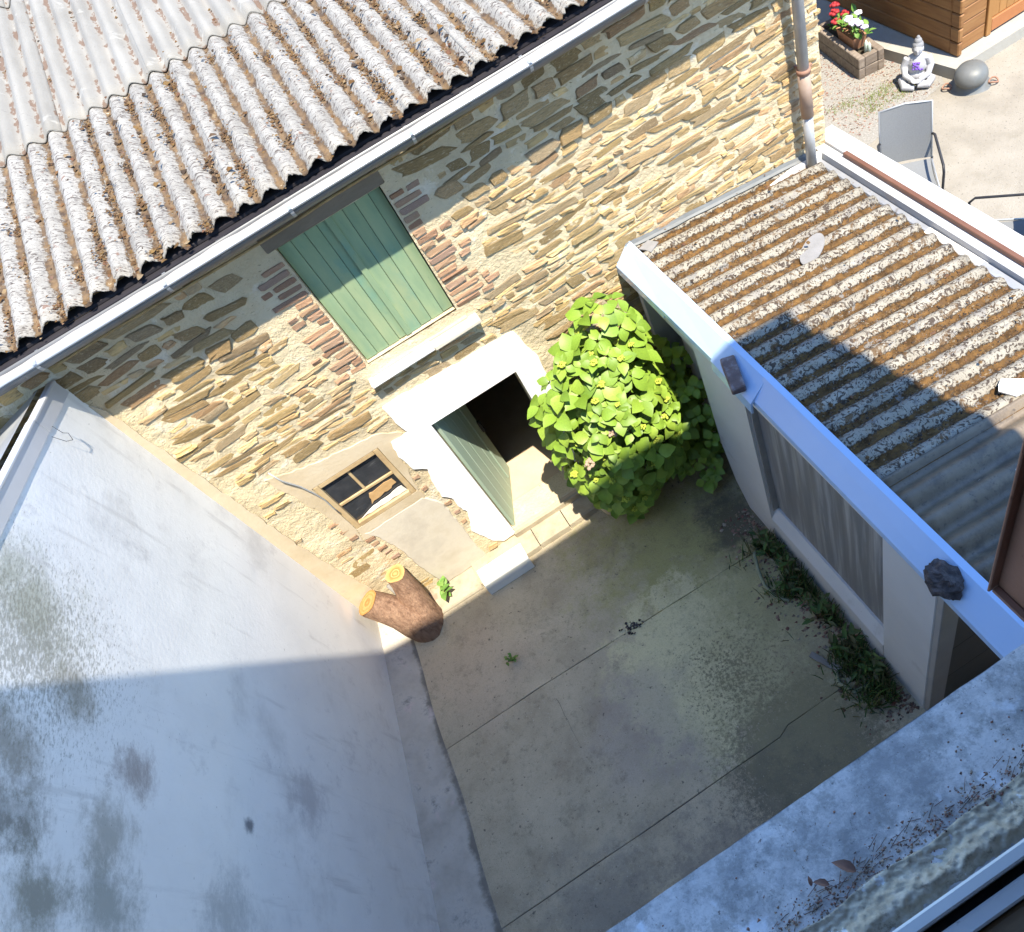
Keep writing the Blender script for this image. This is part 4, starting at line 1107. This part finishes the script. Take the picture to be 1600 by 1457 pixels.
# the shaded part of the bush, inside the open bay of the shed
for i in range(80):
    p = Vector((rh.uniform(3.8, 4.3), rh.uniform(-1.0, -.2), 0)); p.z = rh.uniform(.3, 1.75) - .35 * abs(p.x - 4.1)
    if SX - .05 < p.x < SX + .18 and p.y < -1.0: continue
    whorl(p, Vector((-.35, -.5, .9)), 4, rh.uniform(.10, .15), .15)
leaves.sort(key=lambda l: (l[0] - CAMP).length - .0 * l[2])
for i, (p, m3, s) in enumerate(leaves[:300]):
    inst('leaf', LM[i % 6], hyd, p, m3.to_euler(), (s, s, s))
g = MB()
for i, (p, m3, s) in enumerate(leaves[300:]):
    mx = Matrix.Translation(p) @ m3.to_4x4() @ Matrix.Diagonal((s, s, s, 1))
    g.ct = rh.random(); g.add([mx @ Vector(q) for q in LV[i % 6].v], LV[i % 6].f, True); g.ct = None
g.build('foliage', 'leaf', hyd, kind='stuff')
def head_mesh(seed):
    r = random.Random(seed); g = MB()
    for i in range(26):
        v = Vector((r.gauss(0, 1), r.gauss(0, 1), abs(r.gauss(0, 1)) * .8)).normalized()
        g.ball(v * r.uniform(.45, .85), r.uniform(.24, .36), 5, 3, True)
    return g
HM = [head_mesh(i) for i in range(3)]
hm_g = [h.mesh('flower_head', 'floret') for h in HM]; hm_d = [h.mesh('flower_head', 'dryhead') for h in HM]
for i, (p, s, q) in enumerate(heads):
    inst('flower_head', hm_g[i % 3], hyd, p, (0, 0, q * 6), (s, s, s * .7))
for i, p in enumerate(((2.90, -.98, 1.72), (3.22, -1.0, 1.95), (3.30, -1.03, 1.42), (3.75, -.85, 1.55))):
    o = inst('flower_head', hm_d[i % 3], hyd, p, (.4, 0, i), (.06, .06, .05)); o['label'] = 'dried brown flower head'
for i in range(12):
    a = rh.uniform(0, 6.28); g = MB()
    b = Vector((3.02 + .1 * math.cos(a), -.40 + .1 * math.sin(a), .42)); t = HC + Vector((math.cos(a) * .42, math.sin(a) * .3 - .05, rh.uniform(-.3, .6)))
    g.tube([b, b.lerp(t, .5) + Vector((0, 0, .12)), t], [.010, .008, .005], 5); g.build('stem', 'stem', hyd)

# ------------------------------------------------------------------ TREE STUMP AND SMALL PLANTS
st = thing('tree_stump', 'sawn off forked tree stump with bright orange cut ends in the courtyard corner', 'tree stump', (.44, -.30, 0))
def limb(pts, rad, name='limb'):
    g = MB(); n = 16; vs = []
    P = [Vector(p) for p in pts]; up = None; fr = []
    for i, p in enumerate(P):
        d = (P[min(i + 1, len(P) - 1)] - P[max(i - 1, 0)]).normalized()
        if up is None: up = Vector((0, 1, 0))
        a = d.cross(up).normalized(); up = a.cross(d).normalized()
        for k in range(n):
            t = 2 * PI * k / n; q = rad[i] * (1 + .16 * noise.noise(Vector((math.cos(t) * 1.5, math.sin(t) * 1.5, i * .6 + rad[0] * 30))))
            vs.append(p + (a * math.cos(t) + up * math.sin(t)) * q)
    m = len(P)
    g.add(vs, [(i * n + k, i * n + (k + 1) % n, (i + 1) * n + (k + 1) % n, (i + 1) * n + k) for i in range(m - 1) for k in range(n)], True)
    o = g.build(name, 'bark', st, fix=True)
    c = MB(); top = vs[(m - 1) * n:]; ctr = P[-1]; dd = (P[-1] - P[-2]).normalized()
    prev = 1.0
    for q in (.86, .72, .60, .47, .34, .22, .10, 0):
        c.ct = rnd.random()
        c.add([ctr + (p - ctr) * prev + dd * .004 for p in top] + [ctr + (p - ctr) * q + dd * .004 for p in top], [(k, (k + 1) % n, n + (k + 1) % n, n + k) for k in range(n)], False)
        prev = q
    c.ct = None
    c.build('cut_face', 'cutwood', o, fix=True)
    return o
limb([(.46, -.30, -.02), (.42, -.29, .18), (.36, -.26, .38), (.27, -.22, .60), (.205, -.195, .74), (.19, -.185, .78)], [.215, .20, .175, .155, .145, .142])
limb([(.50, -.27, .0), (.53, -.24, .25), (.57, -.19, .52), (.60, -.15, .76), (.61, -.14, .88)], [.20, .17, .14, .118, .112])
g = MB(); g.tube([(.44, -.20, .2), (.46, -.13, .5), (.44, -.09, .72)], [.045, .035, .022], 7); g.build('broken_branch', 'plank', st)
def sprig(name, mt, base, n, h, s, spread, seed, label, cat='plant', group=None, lm=None):
    r = random.Random(seed); rt = thing(name, label, cat, base, group)
    g = MB(); b = Vector(base)
    ends = []
    for k in range(max(2, n // 4)):
        a = r.uniform(0, 6.28); e = b + Vector((math.cos(a) * spread * r.uniform(.2, 1), math.sin(a) * spread * r.uniform(.2, 1), h * r.uniform(.5, 1)))
        g.tube([b, b.lerp(e, .5) + Vector((0, 0, h * .1)), e], [.004, .003, .002], 4); ends.append(e)
    g.build('stem', 'stem', rt)
    for k in range(n):
        e = r.choice(ends); p = b.lerp(e, r.uniform(.35, 1)); a = r.uniform(0, 6.28); tl = r.uniform(-.2, .6)
        m3 = Euler((r.uniform(-.4, .4), -tl, a)).to_matrix()
        q = s * r.uniform(.6, 1.1)
        inst('leaf', lm[k % len(lm)], rt, p, m3.to_euler(), (q, q * r.uniform(.8, 1) * (.5 if lm is WM else 1), q))
    return rt
FM = [l.mesh('leaf', 'freshweed') for l in LV[:3]]
WM = [l.mesh('leaf', 'weed') for l in LV[3:6]]
sprig('green_seedling', None, (.86, -.20, .07), 12, .22, .12, .10, 3, 'small fresh green seedling growing beside the tree stump', lm=FM)
sprig('weed_tuft', None, (1.15, -1.29, .0), 22, .13, .045, .09, 5, 'little green weed in the slab joint left of the courtyard', lm=FM)
g = MB(); rr = random.Random(4)
for _ in range(60): chip(g, (2.40 + rr.gauss(0, .05), -1.74 + rr.gauss(0, .03), .008), rr.uniform(.008, .024))
g.build('crumbled_debris', 'rock', label='little heap of grey crumbled debris on the courtyard slab joint', cat='debris', fix=False)
# weeds along the foot of the shed
wd = [((3.98, -1.95, 0), 40, .34, .11, .22), ((3.95, -2.35, 0), 46, .40, .10, .24), ((3.96, -2.75, 0), 46, .42, .10, .22), ((4.0, -3.10, 0), 36, .34, .12, .20), ((4.03, -3.45, 0), 30, .26, .11, .16)]
wl = ['dark weed clump nearest the hydrangea, at the foot of the shed wall', 'dark weed clump beside the pale bent hose at the shed foot', 'dense dark weed clump under the middle of the shed window', 'broad leaved weed next to the grey plank at the shed foot', 'last dark weed clump by the shed corner near the sill']
for i, (b, n, h, s, sp) in enumerate(wd):
    sprig('weed_clump', None, b, n, h, s, sp, 20 + i, wl[i], group='weeds along the shed foot', lm=WM)
g = MB(); rr = random.Random(8)
for _ in range(2600):
    b = Vector((4.10 - abs(rr.gauss(0, .17)), rr.uniform(-3.75, -1.75), 0))
    if noise.noise(Vector((b.x * 3, b.y * 3.2, 2))) < -.05: continue
    a = rr.uniform(0, 6.28); h = rr.uniform(.05, .28); l = rr.uniform(.02, .14)
    e = b + Vector((math.cos(a) * l, math.sin(a) * l, h)); w = Vector((-math.sin(a), math.cos(a), 0)) * .005
    g.ct = rr.random(); m = b.lerp(e, .55) + Vector((0, 0, h * .12))
    g.add([b - w, b + w, m + w, m - w, e], [(0, 1, 2, 3), (3, 2, 4)], False); g.ct = None
g.build('grass_blades', 'weed', kind='stuff')
g = MB(); rr = random.Random(9)
for _ in range(900): chip(g, (4.14 - abs(rr.gauss(0, .20)), rr.uniform(-3.9, -1.3), .0), rr.uniform(.008, .03))
g.build('soil_litter', 'leaflitter', kind='stuff')
g = MB(); g.tube([(3.93, -1.80, .05), (3.86, -1.86, .09), (3.79, -2.02, .05), (3.75, -2.18, .03), (3.76, -2.32, .02), (3.85, -2.45, .02)], .018, 8); g.build('bent_hose', 'hose', label='pale bent length of hose on the courtyard beside the weeds', cat='hose')
g = MB(); g.tube([(3.78, -3.22, .025), (3.72, -3.36, .025), (3.78, -3.50, .03), (3.92, -3.52, .04), (4.02, -3.42, .05), (4.02, -3.25, .07)], .022, 8); g.build('curved_hose', 'hose', label='green curved hose lying beyond the grey plank near the shed corner', cat='hose')
g = MB(); g.bbox(-.15, .15, -.03, .03, 0, .025, .004, mx=Matrix.Translation((3.74, -3.14, .03)) @ Euler((0, .05, math.radians(-65))).to_matrix().to_4x4()); g.build('short_plank', 'plank', label='short grey plank lying on the courtyard by the weeds', cat='plank')

# ------------------------------------------------------------------ OUR HOUSE: wall, sill, open window
hs = thing('house', 'pale house with weathered window sill in the foreground at lower right', 'house', (2.4, -5.4, 0))
OX0, OX1, OZ0, OZ1 = 1.45, 3.22, 5.66, 8.3
YF, YB = -5.17, -5.50
EX = 5.63; EZ = 10.40
g = MB()
g.box(-1.0, OX0, YB, YF, 0, EZ - .1); g.box(OX1, EX, YB, YF, 0, EZ - .1); g.box(OX0, OX1, YB, YF, 0, OZ0 - .06); g.box(OX0, OX1, YB, YF, OZ1, EZ - .1)
g.box(EX - .3, EX, -11, YB, 0, EZ - .1); g.box(-1.0, -.7, -11, YB, 0, EZ - .1); g.box(-.7, EX - .3, -11, -10.7, 0, EZ - .1)
g.build('wall', 'houserender', hs)
g = MB(); g.box(OX0 - .5, OX1 + .5, -9.0, YB - .02, 4.70, 4.75); g.box(OX0 - .5, OX1 + .5, -9.0, YB - .02, 8.5, 8.55); g.box(OX0 - .55, OX0 - .5, -9, YB - .02, 4.7, 8.55); g.box(OX1 + .5, OX1 + .55, -9, YB - .02, 4.7, 8.55); g.box(OX0 - .5, OX1 + .5, -9.05, -9.0, 4.7, 8.55)
g.build('room', 'houserender', hs)
g = MB(); g.prism([(-5.04, EZ), (-5.04, EZ - .08), (-5.30, EZ - .10), (-8.1, EZ + 2.3), (-11.1, EZ - .1), (-11.1, EZ), (-8.1, EZ + 2.42)], 'x', -1.0, EX); g.build('roof', 'rooftile', hs, fix=True)
# sill: sloping worn slab
g = MB()
def sl_(u, v):
    x = 1.2 + 2.0 * u; y = -5.10 - .27 * v
    if v == 0: y += .0012 * noise.noise(Vector((x * 14, 0, 0)))
    return (x, y, 5.70 + .03 * v + .003 * noise.noise(Vector((x * 6, y * 6, 0))))
g.grid(sl_, 60, 14)
g.add([(1.2, -5.10, 5.70), (3.2, -5.10, 5.70), (3.2, -5.10, 5.62), (1.2, -5.10, 5.62), (1.2, -5.20, 5.61), (3.2, -5.20, 5.61)], [(0, 3, 2, 1), (3, 4, 5, 2)], False)
g.add([(3.2, -5.10, 5.70), (3.2, -5.37, 5.73), (3.2, -5.37, 5.60), (3.2, -5.10, 5.62)], [(0, 1, 2, 3)], False)
g.build('window_sill', 'sill', hs)
# crumbling mortar bead between sill and frame
g = MB()
def mb_(u, v):
    x = 1.45 + 1.71 * u; y = -5.285 - .100 * v
    w = .016 * noise.noise(Vector((x * 9, 1, 0))) * (1 - v)
    ridge = (.022 + .010 * noise.noise(Vector((x * 5, 2, 2)))) * math.exp(-((v - .58) / .20) ** 2) + .006 * (1 - v) + .007 * noise.noise(Vector((x * 20, y * 30, 3))) + .006 * noise.noise(Vector((x * 70, y * 90, 5))) + .003 * noise.noise(Vector((x * 190, y * 230, 8)))
    return (x, y + w, 5.722 + ridge * (v > 0) - .004 * (v == 0))
g.grid(mb_, 520, 36); g.build('mortar_bead', 'oldmortar', hs)
g = MB(); rr = random.Random(14)
for _ in range(1900):
    x = rr.uniform(1.6, 3.2); y = -5.272 - abs(rr.gauss(0, .03)) + abs(rr.gauss(0, .02))
    chip(g, (x, y, 5.724), rr.uniform(.001, .0045))
for _ in range(110):
    x = rr.uniform(1.6, 3.15); y = rr.uniform(-5.28, -5.14)
    chip(g, (x, y, 5.70 + .11 * (-5.10 - y) + .001), rr.uniform(.0012, .004))
for _ in range(110):          # dry needles and rootlets
    x = rr.gauss(2.66, .22); y = -5.266 + rr.gauss(0, .012); a = .10 + rr.gauss(0, .35); l = rr.uniform(.008, .034)
    z = 5.722; g.ct = rr.random()
    g.tube([(x, y, z), (x + math.cos(a) * l * .5, y + math.sin(a) * l * .5, z + .002), (x + math.cos(a) * l, y + math.sin(a) * l, z)], .0007, 3); g.ct = None
g.build('sill_debris', 'leaflitter', hs, kind='stuff')
DL = LV[0].mesh('dry_leaf', 'dryleaf')
for i, (x, y, a, s) in enumerate(((2.585, -5.262, 2.2, .045), (2.53, -5.255, 2.4, .030), (2.50, -5.24, 1.2, .018))):
    o = bpy.data.objects.new('dry_leaf', DL); COL.objects.link(o); o.location = (x, y, 5.728); o.rotation_euler = (.3, -.2, a); o.scale = (s, s * .6, s)
    tag(o, ('largest brown dry leaf on the window sill, against the mortar', 'narrow brown dry leaf on the sill left of the largest one', 'tiny curled dry leaf farthest from the window frame on the sill')[i], 'dry leaf', 'dry leaves on the sill')
# window frame, rail and inner wood
fr_ = bpy.data.objects.new('window_frame', None); COL.objects.link(fr_); fr_.parent = hs; fr_.location = Vector((2.4, -5.4, 5.7)) - hs.location
g = MB(); g.bbox(OX0 + .002, OX1 - .002, -5.392, -5.368, 5.70, 5.755, .004); g.build('outer_rail', 'frame', fr_)
g = MB(); g.bbox(OX0 + .002, OX1 - .002, -5.436, -5.408, 5.69, 5.735, .004); g.build('inner_rail', 'frame', fr_)
g = MB(); g.box(OX0 + .002, OX1 - .002, -5.407, -5.393, 5.66, 5.695); g.build('rail_groove', 'blackfelt', fr_)
g = MB(); g.bbox(OX0 - .1, OX1 + .1, -5.80, -5.438, 5.64, 5.715, .006); g.build('inner_board', 'insidewood', fr_)
for xx in (OX0 + .002, OX1 - .045):
    g = MB(); g.bbox(xx, xx + .043, -5.436, -5.37, 5.757, OZ1 - .002, .004); g.build('side_post', 'frame', fr_)
# folded brown steel shutter standing at the right of the opening
fs_ = bpy.data.objects.new('folding_shutter', None); COL.objects.link(fs_); fs_.parent = hs; fs_.location = Vector((3.1, -5.1, 5.8)) - hs.location
for i, (x, y0, y1) in enumerate(((3.145, -5.165, -5.005), (3.175, -5.17, -5.015))):
    g = MB(); g.bbox(x, x + .004, y0, y1, 5.80, 8.15, .001)
    g.bbox(x - .022, x + .005, y1, y1 + .006, 5.795, 8.15, .002)
    g.bbox(x - .014, x - .001, y0 + .045, y0 + .06, 5.83, 8.1, .002)
    g.bbox(x - .018, x - .001, y0, y1 - .002, 5.80, 5.808, .002)
    g.build('leaf_panel', 'brownshutter', fs_)

# ------------------------------------------------------------------ YARD OBJECTS
cab = thing('log_cabin', 'brown stained log cabin on a concrete base at the top right', 'cabin', (9.8, 2.0, YZ))
CX, CY, CB = 8.545, .685, 2.08
g = MB()
for i in range(16):
    z0 = CB + i * .150
    a = MB(); a.bbox(CX, CX + .05, CY + .07, CY + 3.2, z0 + .001, z0 + .149, .010); a.build('log', 'cabinwood', cab)
    a = MB(); a.bbox(CX - .005, CX + .055, CY - .06, CY + .066, z0 + .004, z0 + .146, .012); a.build('log_end', 'cabinwood', cab)
    a = MB(); a.bbox(CX + .09, CX + .40, CY, CY + .05, z0 + .001, z0 + .149, .010); a.build('log', 'cabinwood', cab)
g = MB(); g.bbox(CX + .405, CX + .47, CY - .02, CY + .05, CB, CB + 2.1, .006); g.build('door_post', 'doorwood', cab)
for i in range(9):
    a = MB(); a.bbox(CX + .478 + i * .098, CX + .574 + i * .098, CY + .005, CY + .035, CB + .16, CB + 2.0, .004); a.build('door_board', 'doorwood', cab)
g = MB(); g.bbox(CX + .475, CX + 1.40, CY - .012, CY + .036, CB + .02, CB + .155, .006); g.build('door_rail', 'doorrail', cab)
g = MB(); g.box(CX + .06, CX + 3, CY + .06, CY + 3.1, CB, CB + 2.3); g.build('inner_box', 'dark', cab)
g = MB(); g.prism([(CY - .15, CB + 2.42), (CY + 1.6, CB + 3.1), (CY + 3.6, CB + 2.42), (CY + 3.6, CB + 2.52), (CY + 1.6, CB + 3.2), (CY - .15, CB + 2.52)], 'x', CX - .14, CX + 3.4); g.build('roof', 'rooftile', cab, fix=True)
g = MB(); g.prism([(8.40, .50), (12.5, .47), (12.5, 4.4), (7.78, 4.4), (8.20, 1.75)], 'z', YZ - .1, CB - .004); g.build('concrete_base', 'cabinbase', cab)
g = MB(); g.box(7.72, 7.80, 2.95, 4.3, YZ, YZ + 1.5); g.build('lavender_panel', 'blueblock', label='lavender blue panel behind the stone building corner', cat='panel')  # upright panel in one lavender blue tone
# gravel bed with grit and grass
g = MB(); g.prism([(6.63, .30), (7.55, .42), (8.30, .55), (8.37, .65), (8.0, 3.2), (6.63, 3.2)], 'z', YZ - .02, YZ + .004); g.build('gravel_bed', 'grit', kind='structure')
g = MB(); rr = random.Random(17)
for _ in range(1800):
    x = rr.uniform(7.2, 8.27); y = rr.uniform(.55, 2.2); chip(g, (x, y, YZ + .004), rr.uniform(.006, .016))
g.build('loose_gravel', 'leaflitter', kind='stuff')
g = MB()
for _ in range(900):
    c = rr.choice(((7.72, .95), (7.95, .78), (7.45, 1.1), (7.6, .8), (7.9, .95))); x = c[0] + rr.gauss(0, .10); y = c[1] + rr.gauss(0, .06)
    a = rr.uniform(0, 6.28); h = rr.uniform(.01, .045); l = .02; w = .004
    g.add([(x - w, y, YZ), (x + w, y, YZ), (x + math.cos(a) * l, y + math.sin(a) * l, YZ + h)], [(0, 1, 2)], False)
g.build('grass', 'grass', kind='stuff')
# sleeper planter
pl = thing('sleeper_planter', 'low planter of dark sleepers beside the stone building corner', 'planter', (7.97, 1.82, YZ))
A = Vector((7.845, 1.33, 0)); B = Vector((7.985, 2.28, 0)); ux = (B - A).normalized(); uy = Vector((ux.y, -ux.x, 0))
def fm(a): return Matrix(((ux.x, uy.x, 0, A.x), (ux.y, uy.y, 0, A.y), (0, 0, 1, YZ), (0, 0, 0, 1)))
mx = fm(0)
for z0 in (.0, .122):
    g = MB(); g.bbox(0, .98, 0, .075, z0, z0 + .12, .008, mx=mx, jit=.003); g.build('sleeper', 'sleeper', pl)
    g = MB(); g.bbox(0, .98, .235, .31, z0, z0 + .12, .008, mx=mx, jit=.003); g.build('sleeper', 'sleeper', pl)
    g = MB(); g.bbox(.005, .08, .078, .232, z0, z0 + .119, .008, mx=mx, jit=.003); g.build('sleeper', 'sleeper', pl)
    g = MB(); g.bbox(.90, .975, .078, .232, z0, z0 + .119, .008, mx=mx, jit=.003); g.build('sleeper', 'sleeper', pl)
g = MB(); g.box(.08, .90, .076, .234, .02, .20, mx=mx); g.build('soil', 'earth', pl)
tr = thing('terracotta_trough', 'small terracotta trough of flowers standing in the sleeper planter', 'plant pot', tuple(mx @ Vector((.45, .15, .2))))
g = MB()
vs = [mx @ Vector(p) for p in ((.26, .09, .20), (.56, .09, .20), (.56, .22, .20), (.26, .22, .20), (.23, .07, .34), (.59, .07, .34), (.59, .24, .34), (.23, .24, .34), (.26, .09, .33), (.56, .09, .33), (.56, .22, .33), (.26, .22, .33))]
g.add(vs, [(0, 1, 5, 4), (1, 2, 6, 5), (2, 3, 7, 6), (3, 0, 4, 7), (4, 5, 9, 8), (5, 6, 10, 9), (6, 7, 11, 10), (7, 4, 8, 11), (8, 9, 10, 11), (3, 2, 1, 0)], False); g.build('trough', 'terracotta', tr)
PM = [l.mesh('leaf', 'freshweed') for l in LV[:3]]
def flower(cx, cy, cz, mt, r, seed):
    q = random.Random(seed); g = MB()
    for k in range(5):
        a = 2 * PI * k / 5; g.ball((cx + math.cos(a) * r * .6, cy + math.sin(a) * r * .6, cz + q.uniform(-.2, .2) * r), (r * .6, r * .6, r * .3), 6, 4)
    g.ball((cx, cy, cz + .2 * r), r * .4, 6, 4)
    return g
fp = thing('white_pansies', 'white and lilac pansies with yellow green leaves in the terracotta trough', 'flowers', tuple(mx @ Vector((.36, .15, .33))))
for i, (a, b, z, mt, r) in enumerate(((.28, .12, .50, 'whitepetal', .055), (.20, .13, .52, 'lilac', .045), (.36, .10, .52, 'whitepetal', .045), (.12, .15, .50, 'lilac', .04), (.33, .20, .56, 'whitepetal', .04))):
    p = mx @ Vector((a, b, z)); flower(p.x, p.y, p.z, mt, r, i).build('bloom', mt, fp)
rr = random.Random(31)
for i in range(60):
    p = mx @ Vector((rr.uniform(.14, .56), rr.uniform(.06, .25), rr.uniform(.34, .47))); s = rr.uniform(.06, .11)
    inst('leaf', PM[i % 3], fp, p, (rr.uniform(-.5, .5), rr.uniform(-1.2, -.2), rr.uniform(0, 6.28)), (s, s * .7, s))
fg = thing('red_geranium', 'red geranium flowers at the end of the planter near the stone wall', 'flowers', tuple(mx @ Vector((.66, .15, .30))))
for i, (a, b, z) in enumerate(((.70, .12, .46), (.77, .17, .50), (.63, .10, .40), (.60, .20, .45))):
    p = mx @ Vector((a, b, z)); flower(p.x, p.y, p.z, 'red', .055, 40 + i).build('bloom', 'red', fg)
for i in range(26):
    p = mx @ Vector((rr.uniform(.56, .80), rr.uniform(.08, .24), rr.uniform(.24, .40))); s = rr.uniform(.05, .08)
    inst('leaf', PM[i % 3], fg, p, (rr.uniform(-.5, .5), rr.uniform(-1, 0), rr.uniform(0, 6.28)), (s, s, s))
ca = thing('pale_cactus', 'tiny pale cactus at the near end of the sleeper planter', 'cactus', tuple(mx @ Vector((.08, .16, .2))))
g = MB()
for (a, b, h) in ((.10, .15, .36), (.13, .17, .33), (.07, .17, .34)):
    p = mx @ Vector((a, b, .2)); g.tube([p, p + Vector((0, 0, h - .24)), p + Vector((0, 0, h - .2))], [.022, .022, .004], 7)
g.build('stem', 'succulent', ca)

# seated garden statue
bu = thing('buddha_statue', 'pale seated buddha statue with a purple flower motif on its chest', 'statue', (8.17, .80, YZ))
fd = Vector((-.72, -.70, 0)).normalized(); rd = Vector((fd.y, -fd.x, 0))       # facing, its left
def BP(a, f, z): return Vector((8.17, .80, YZ)) + rd * a + fd * f + Vector((0, 0, z))
g = MB(); ang = math.atan2(fd.y, fd.x); mxr = Matrix.Rotation(ang, 3, 'Z')
def el(a, f, z, rf, ra, rzz): g.ball(BP(a, f, z), (rf, ra, rzz), 18, 12, True, mx=mxr)
el(0, 0, .30, .120, .150, .19); el(0, -.01, .42, .09, .155, .075); el(0, 0, .14, .135, .165, .12)
g.tube([BP(.10, .02, .10), BP(.215, .10, .09), BP(.175, .22, .07), BP(.02, .26, .06)], [.085, .080, .065, .045], 12)
g.tube([BP(-.10, .02, .10), BP(-.215, .10, .09), BP(-.175, .21, .08), BP(-.02, .23, .09)], [.085, .080, .065, .045], 12)
for s in (1, -1):
    g.tube([BP(.15 * s, 0, .43), BP(.20 * s, .02, .30), BP(.17 * s, .12, .20), BP(.05 * s, .22, .17)], [.062, .058, .050, .040], 10)
    el(.03 * s, .235, .165, .045, .045, .022)
    for k in range(4): g.tube([BP(.03 * s + .014 * k * s, .25, .165), BP((.03 - .03 + .012 * k) * s, .285, .155)], [.010, .007], 6)
g.tube([BP(0, 0, .45), BP(0, .005, .52)], [.05, .045], 10)
el(0, .012, .575, .084, .078, .098)
el(0, .097, .566, .018, .014, .028); el(.030, .086, .590, .010, .016, .007); el(-.030, .086, .590, .010, .016, .007); el(0, .086, .522, .012, .026, .008)
for s in (1, -1): el(.079 * s, .0, .565, .016, .012, .044)
b_ = g.build('body', 'statue', bu, fix=True)
md = b_.modifiers.new('remesh', 'REMESH'); md.mode = 'VOXEL'; md.voxel_size = .0085; md.use_smooth_shade = True
md = b_.modifiers.new('smooth', 'SMOOTH'); md.factor = .5; md.iterations = 2
g = MB(); g.ball(BP(0, -.014, .622), (.092, .086, .076), 16, 10, True, mx=mxr); g.ball(BP(0, -.016, .685), (.062, .060, .062), 14, 8, True, mx=mxr); g.ball(BP(0, -.016, .74), (.030, .030, .036), 10, 6, True, mx=mxr); g.build('hair', 'statuehair', bu)
g = MB(); rr = random.Random(2)
for i in range(26):
    a = rr.uniform(-.085, .06); z = .335 + rr.uniform(-.06, .06)
    f = .120 * math.sqrt(max(0, 1 - (a / .15) ** 2 - ((z - .30) / .19) ** 2)) + .006
    g.ball(BP(a, f, z), (.008, .020, .015), 6, 4, True, mx=mxr)
g.build('flower_motif', 'purple', bu)
for ch in bu.children: ch.scale = (.66, .66, .66)
# overturned iron pot with ring handles
pt = thing('iron_pot', 'grey overturned iron cooking pot with rusty ring handles on the gravel', 'cooking pot', (8.41, .30, YZ))
mxp = Matrix.Translation((8.41, .30, YZ)) @ Euler((math.radians(8), math.radians(-6), 0)).to_matrix().to_4x4() @ Matrix.Scale(.9, 4)
g = MB(); g.lathe([(.14, -.01), (.205, .0), (.222, .012), (.215, .022), (.175, .03), (.145, .12)], 32, mxp); g.build('base_dish', 'castiron', pt)
g = MB(); g.lathe([(.146, .115), (.172, .125), (.181, .155), (.176, .195), (.152, .24), (.108, .272), (.055, .288), (.001, .292)], 32, mxp); g.build('dome', 'castiron', pt)
for s in (1, -1):
    g = MB(); c = Vector((8.41, .30, YZ + .03)) + Vector((.75, -.66, 0)) * .22 * s
    g.tube([c + Vector((math.cos(t) * .045, math.sin(t) * .045, .012 * math.sin(t * 2))) for t in [2 * PI * k / 12 for k in range(13)]], .009, 6, cap=False); g.build('ring_handle', 'rust', pt)

# patio chairs
def chair(name, loc, f, label):
    r = thing(name, label, 'chair', (loc[0], loc[1], YZ), 'grey patio chairs')
    f = Vector((f[0], f[1], 0)).normalized(); l = Vector((-f.y, f.x, 0)); o = Vector((loc[0], loc[1], YZ))
    def Q(a, b, z): return o + l * a + f * b + Vector((0, 0, z))
    W2 = .21
    g = MB()
    def bk(u, v):
        p = Q(-W2 + 2 * W2 * u, -.20 - .10 * v - .02 * math.sin(PI * u), .44 + .50 * v + .015 * math.sin(PI * u) * v); return p
    g.grid(bk, 10, 8); g.build('backrest', 'textilene', r)
    g = MB(); g.grid(lambda u, v: Q(-W2 + 2 * W2 * u, -.20 + .44 * v, .425 - .02 * math.sin(PI * v)), 8, 8); g.build('seat', 'textilene', r)
    g = MB()
    g.tube([Q(-W2 - .008, -.205, .44), Q(-W2 - .008, -.305, .94), Q(0, -.325, .955), Q(W2 + .008, -.305, .94), Q(W2 + .008, -.205, .44)], .010, 6)
    g.tube([Q(-W2 - .008, -.20, .42), Q(-W2 - .008, .245, .42), Q(W2 + .008, .245, .42), Q(W2 + .008, -.20, .42)], .010, 6); g.build('frame', 'zincold', r)
    for s in (1, -1):
        g = MB(); g.tube([Q((W2 + .03) * s, .23, 0), Q((W2 + .03) * s, .25, .60), Q((W2 + .03) * s, .21, .645), Q((W2 + .03) * s, -.22, .655), Q((W2 + .012) * s, -.245, .655)], .012, 6); g.build('armrest', 'blackmetal', r)
        g = MB(); g.tube([Q((W2 + .012) * s, -.20, .44), Q((W2 + .02) * s, -.30, 0)], .011, 6); g.build('rear_leg', 'blackmetal', r)
    return r
chair('patio_chair', (6.74, -.72), (-.54, -.84), 'grey mesh patio chair behind the white edge board of the shed')
chair('patio_chair', (6.68, -1.84), (-.70, .70), 'patio chair at the right edge with only its black armrest showing')
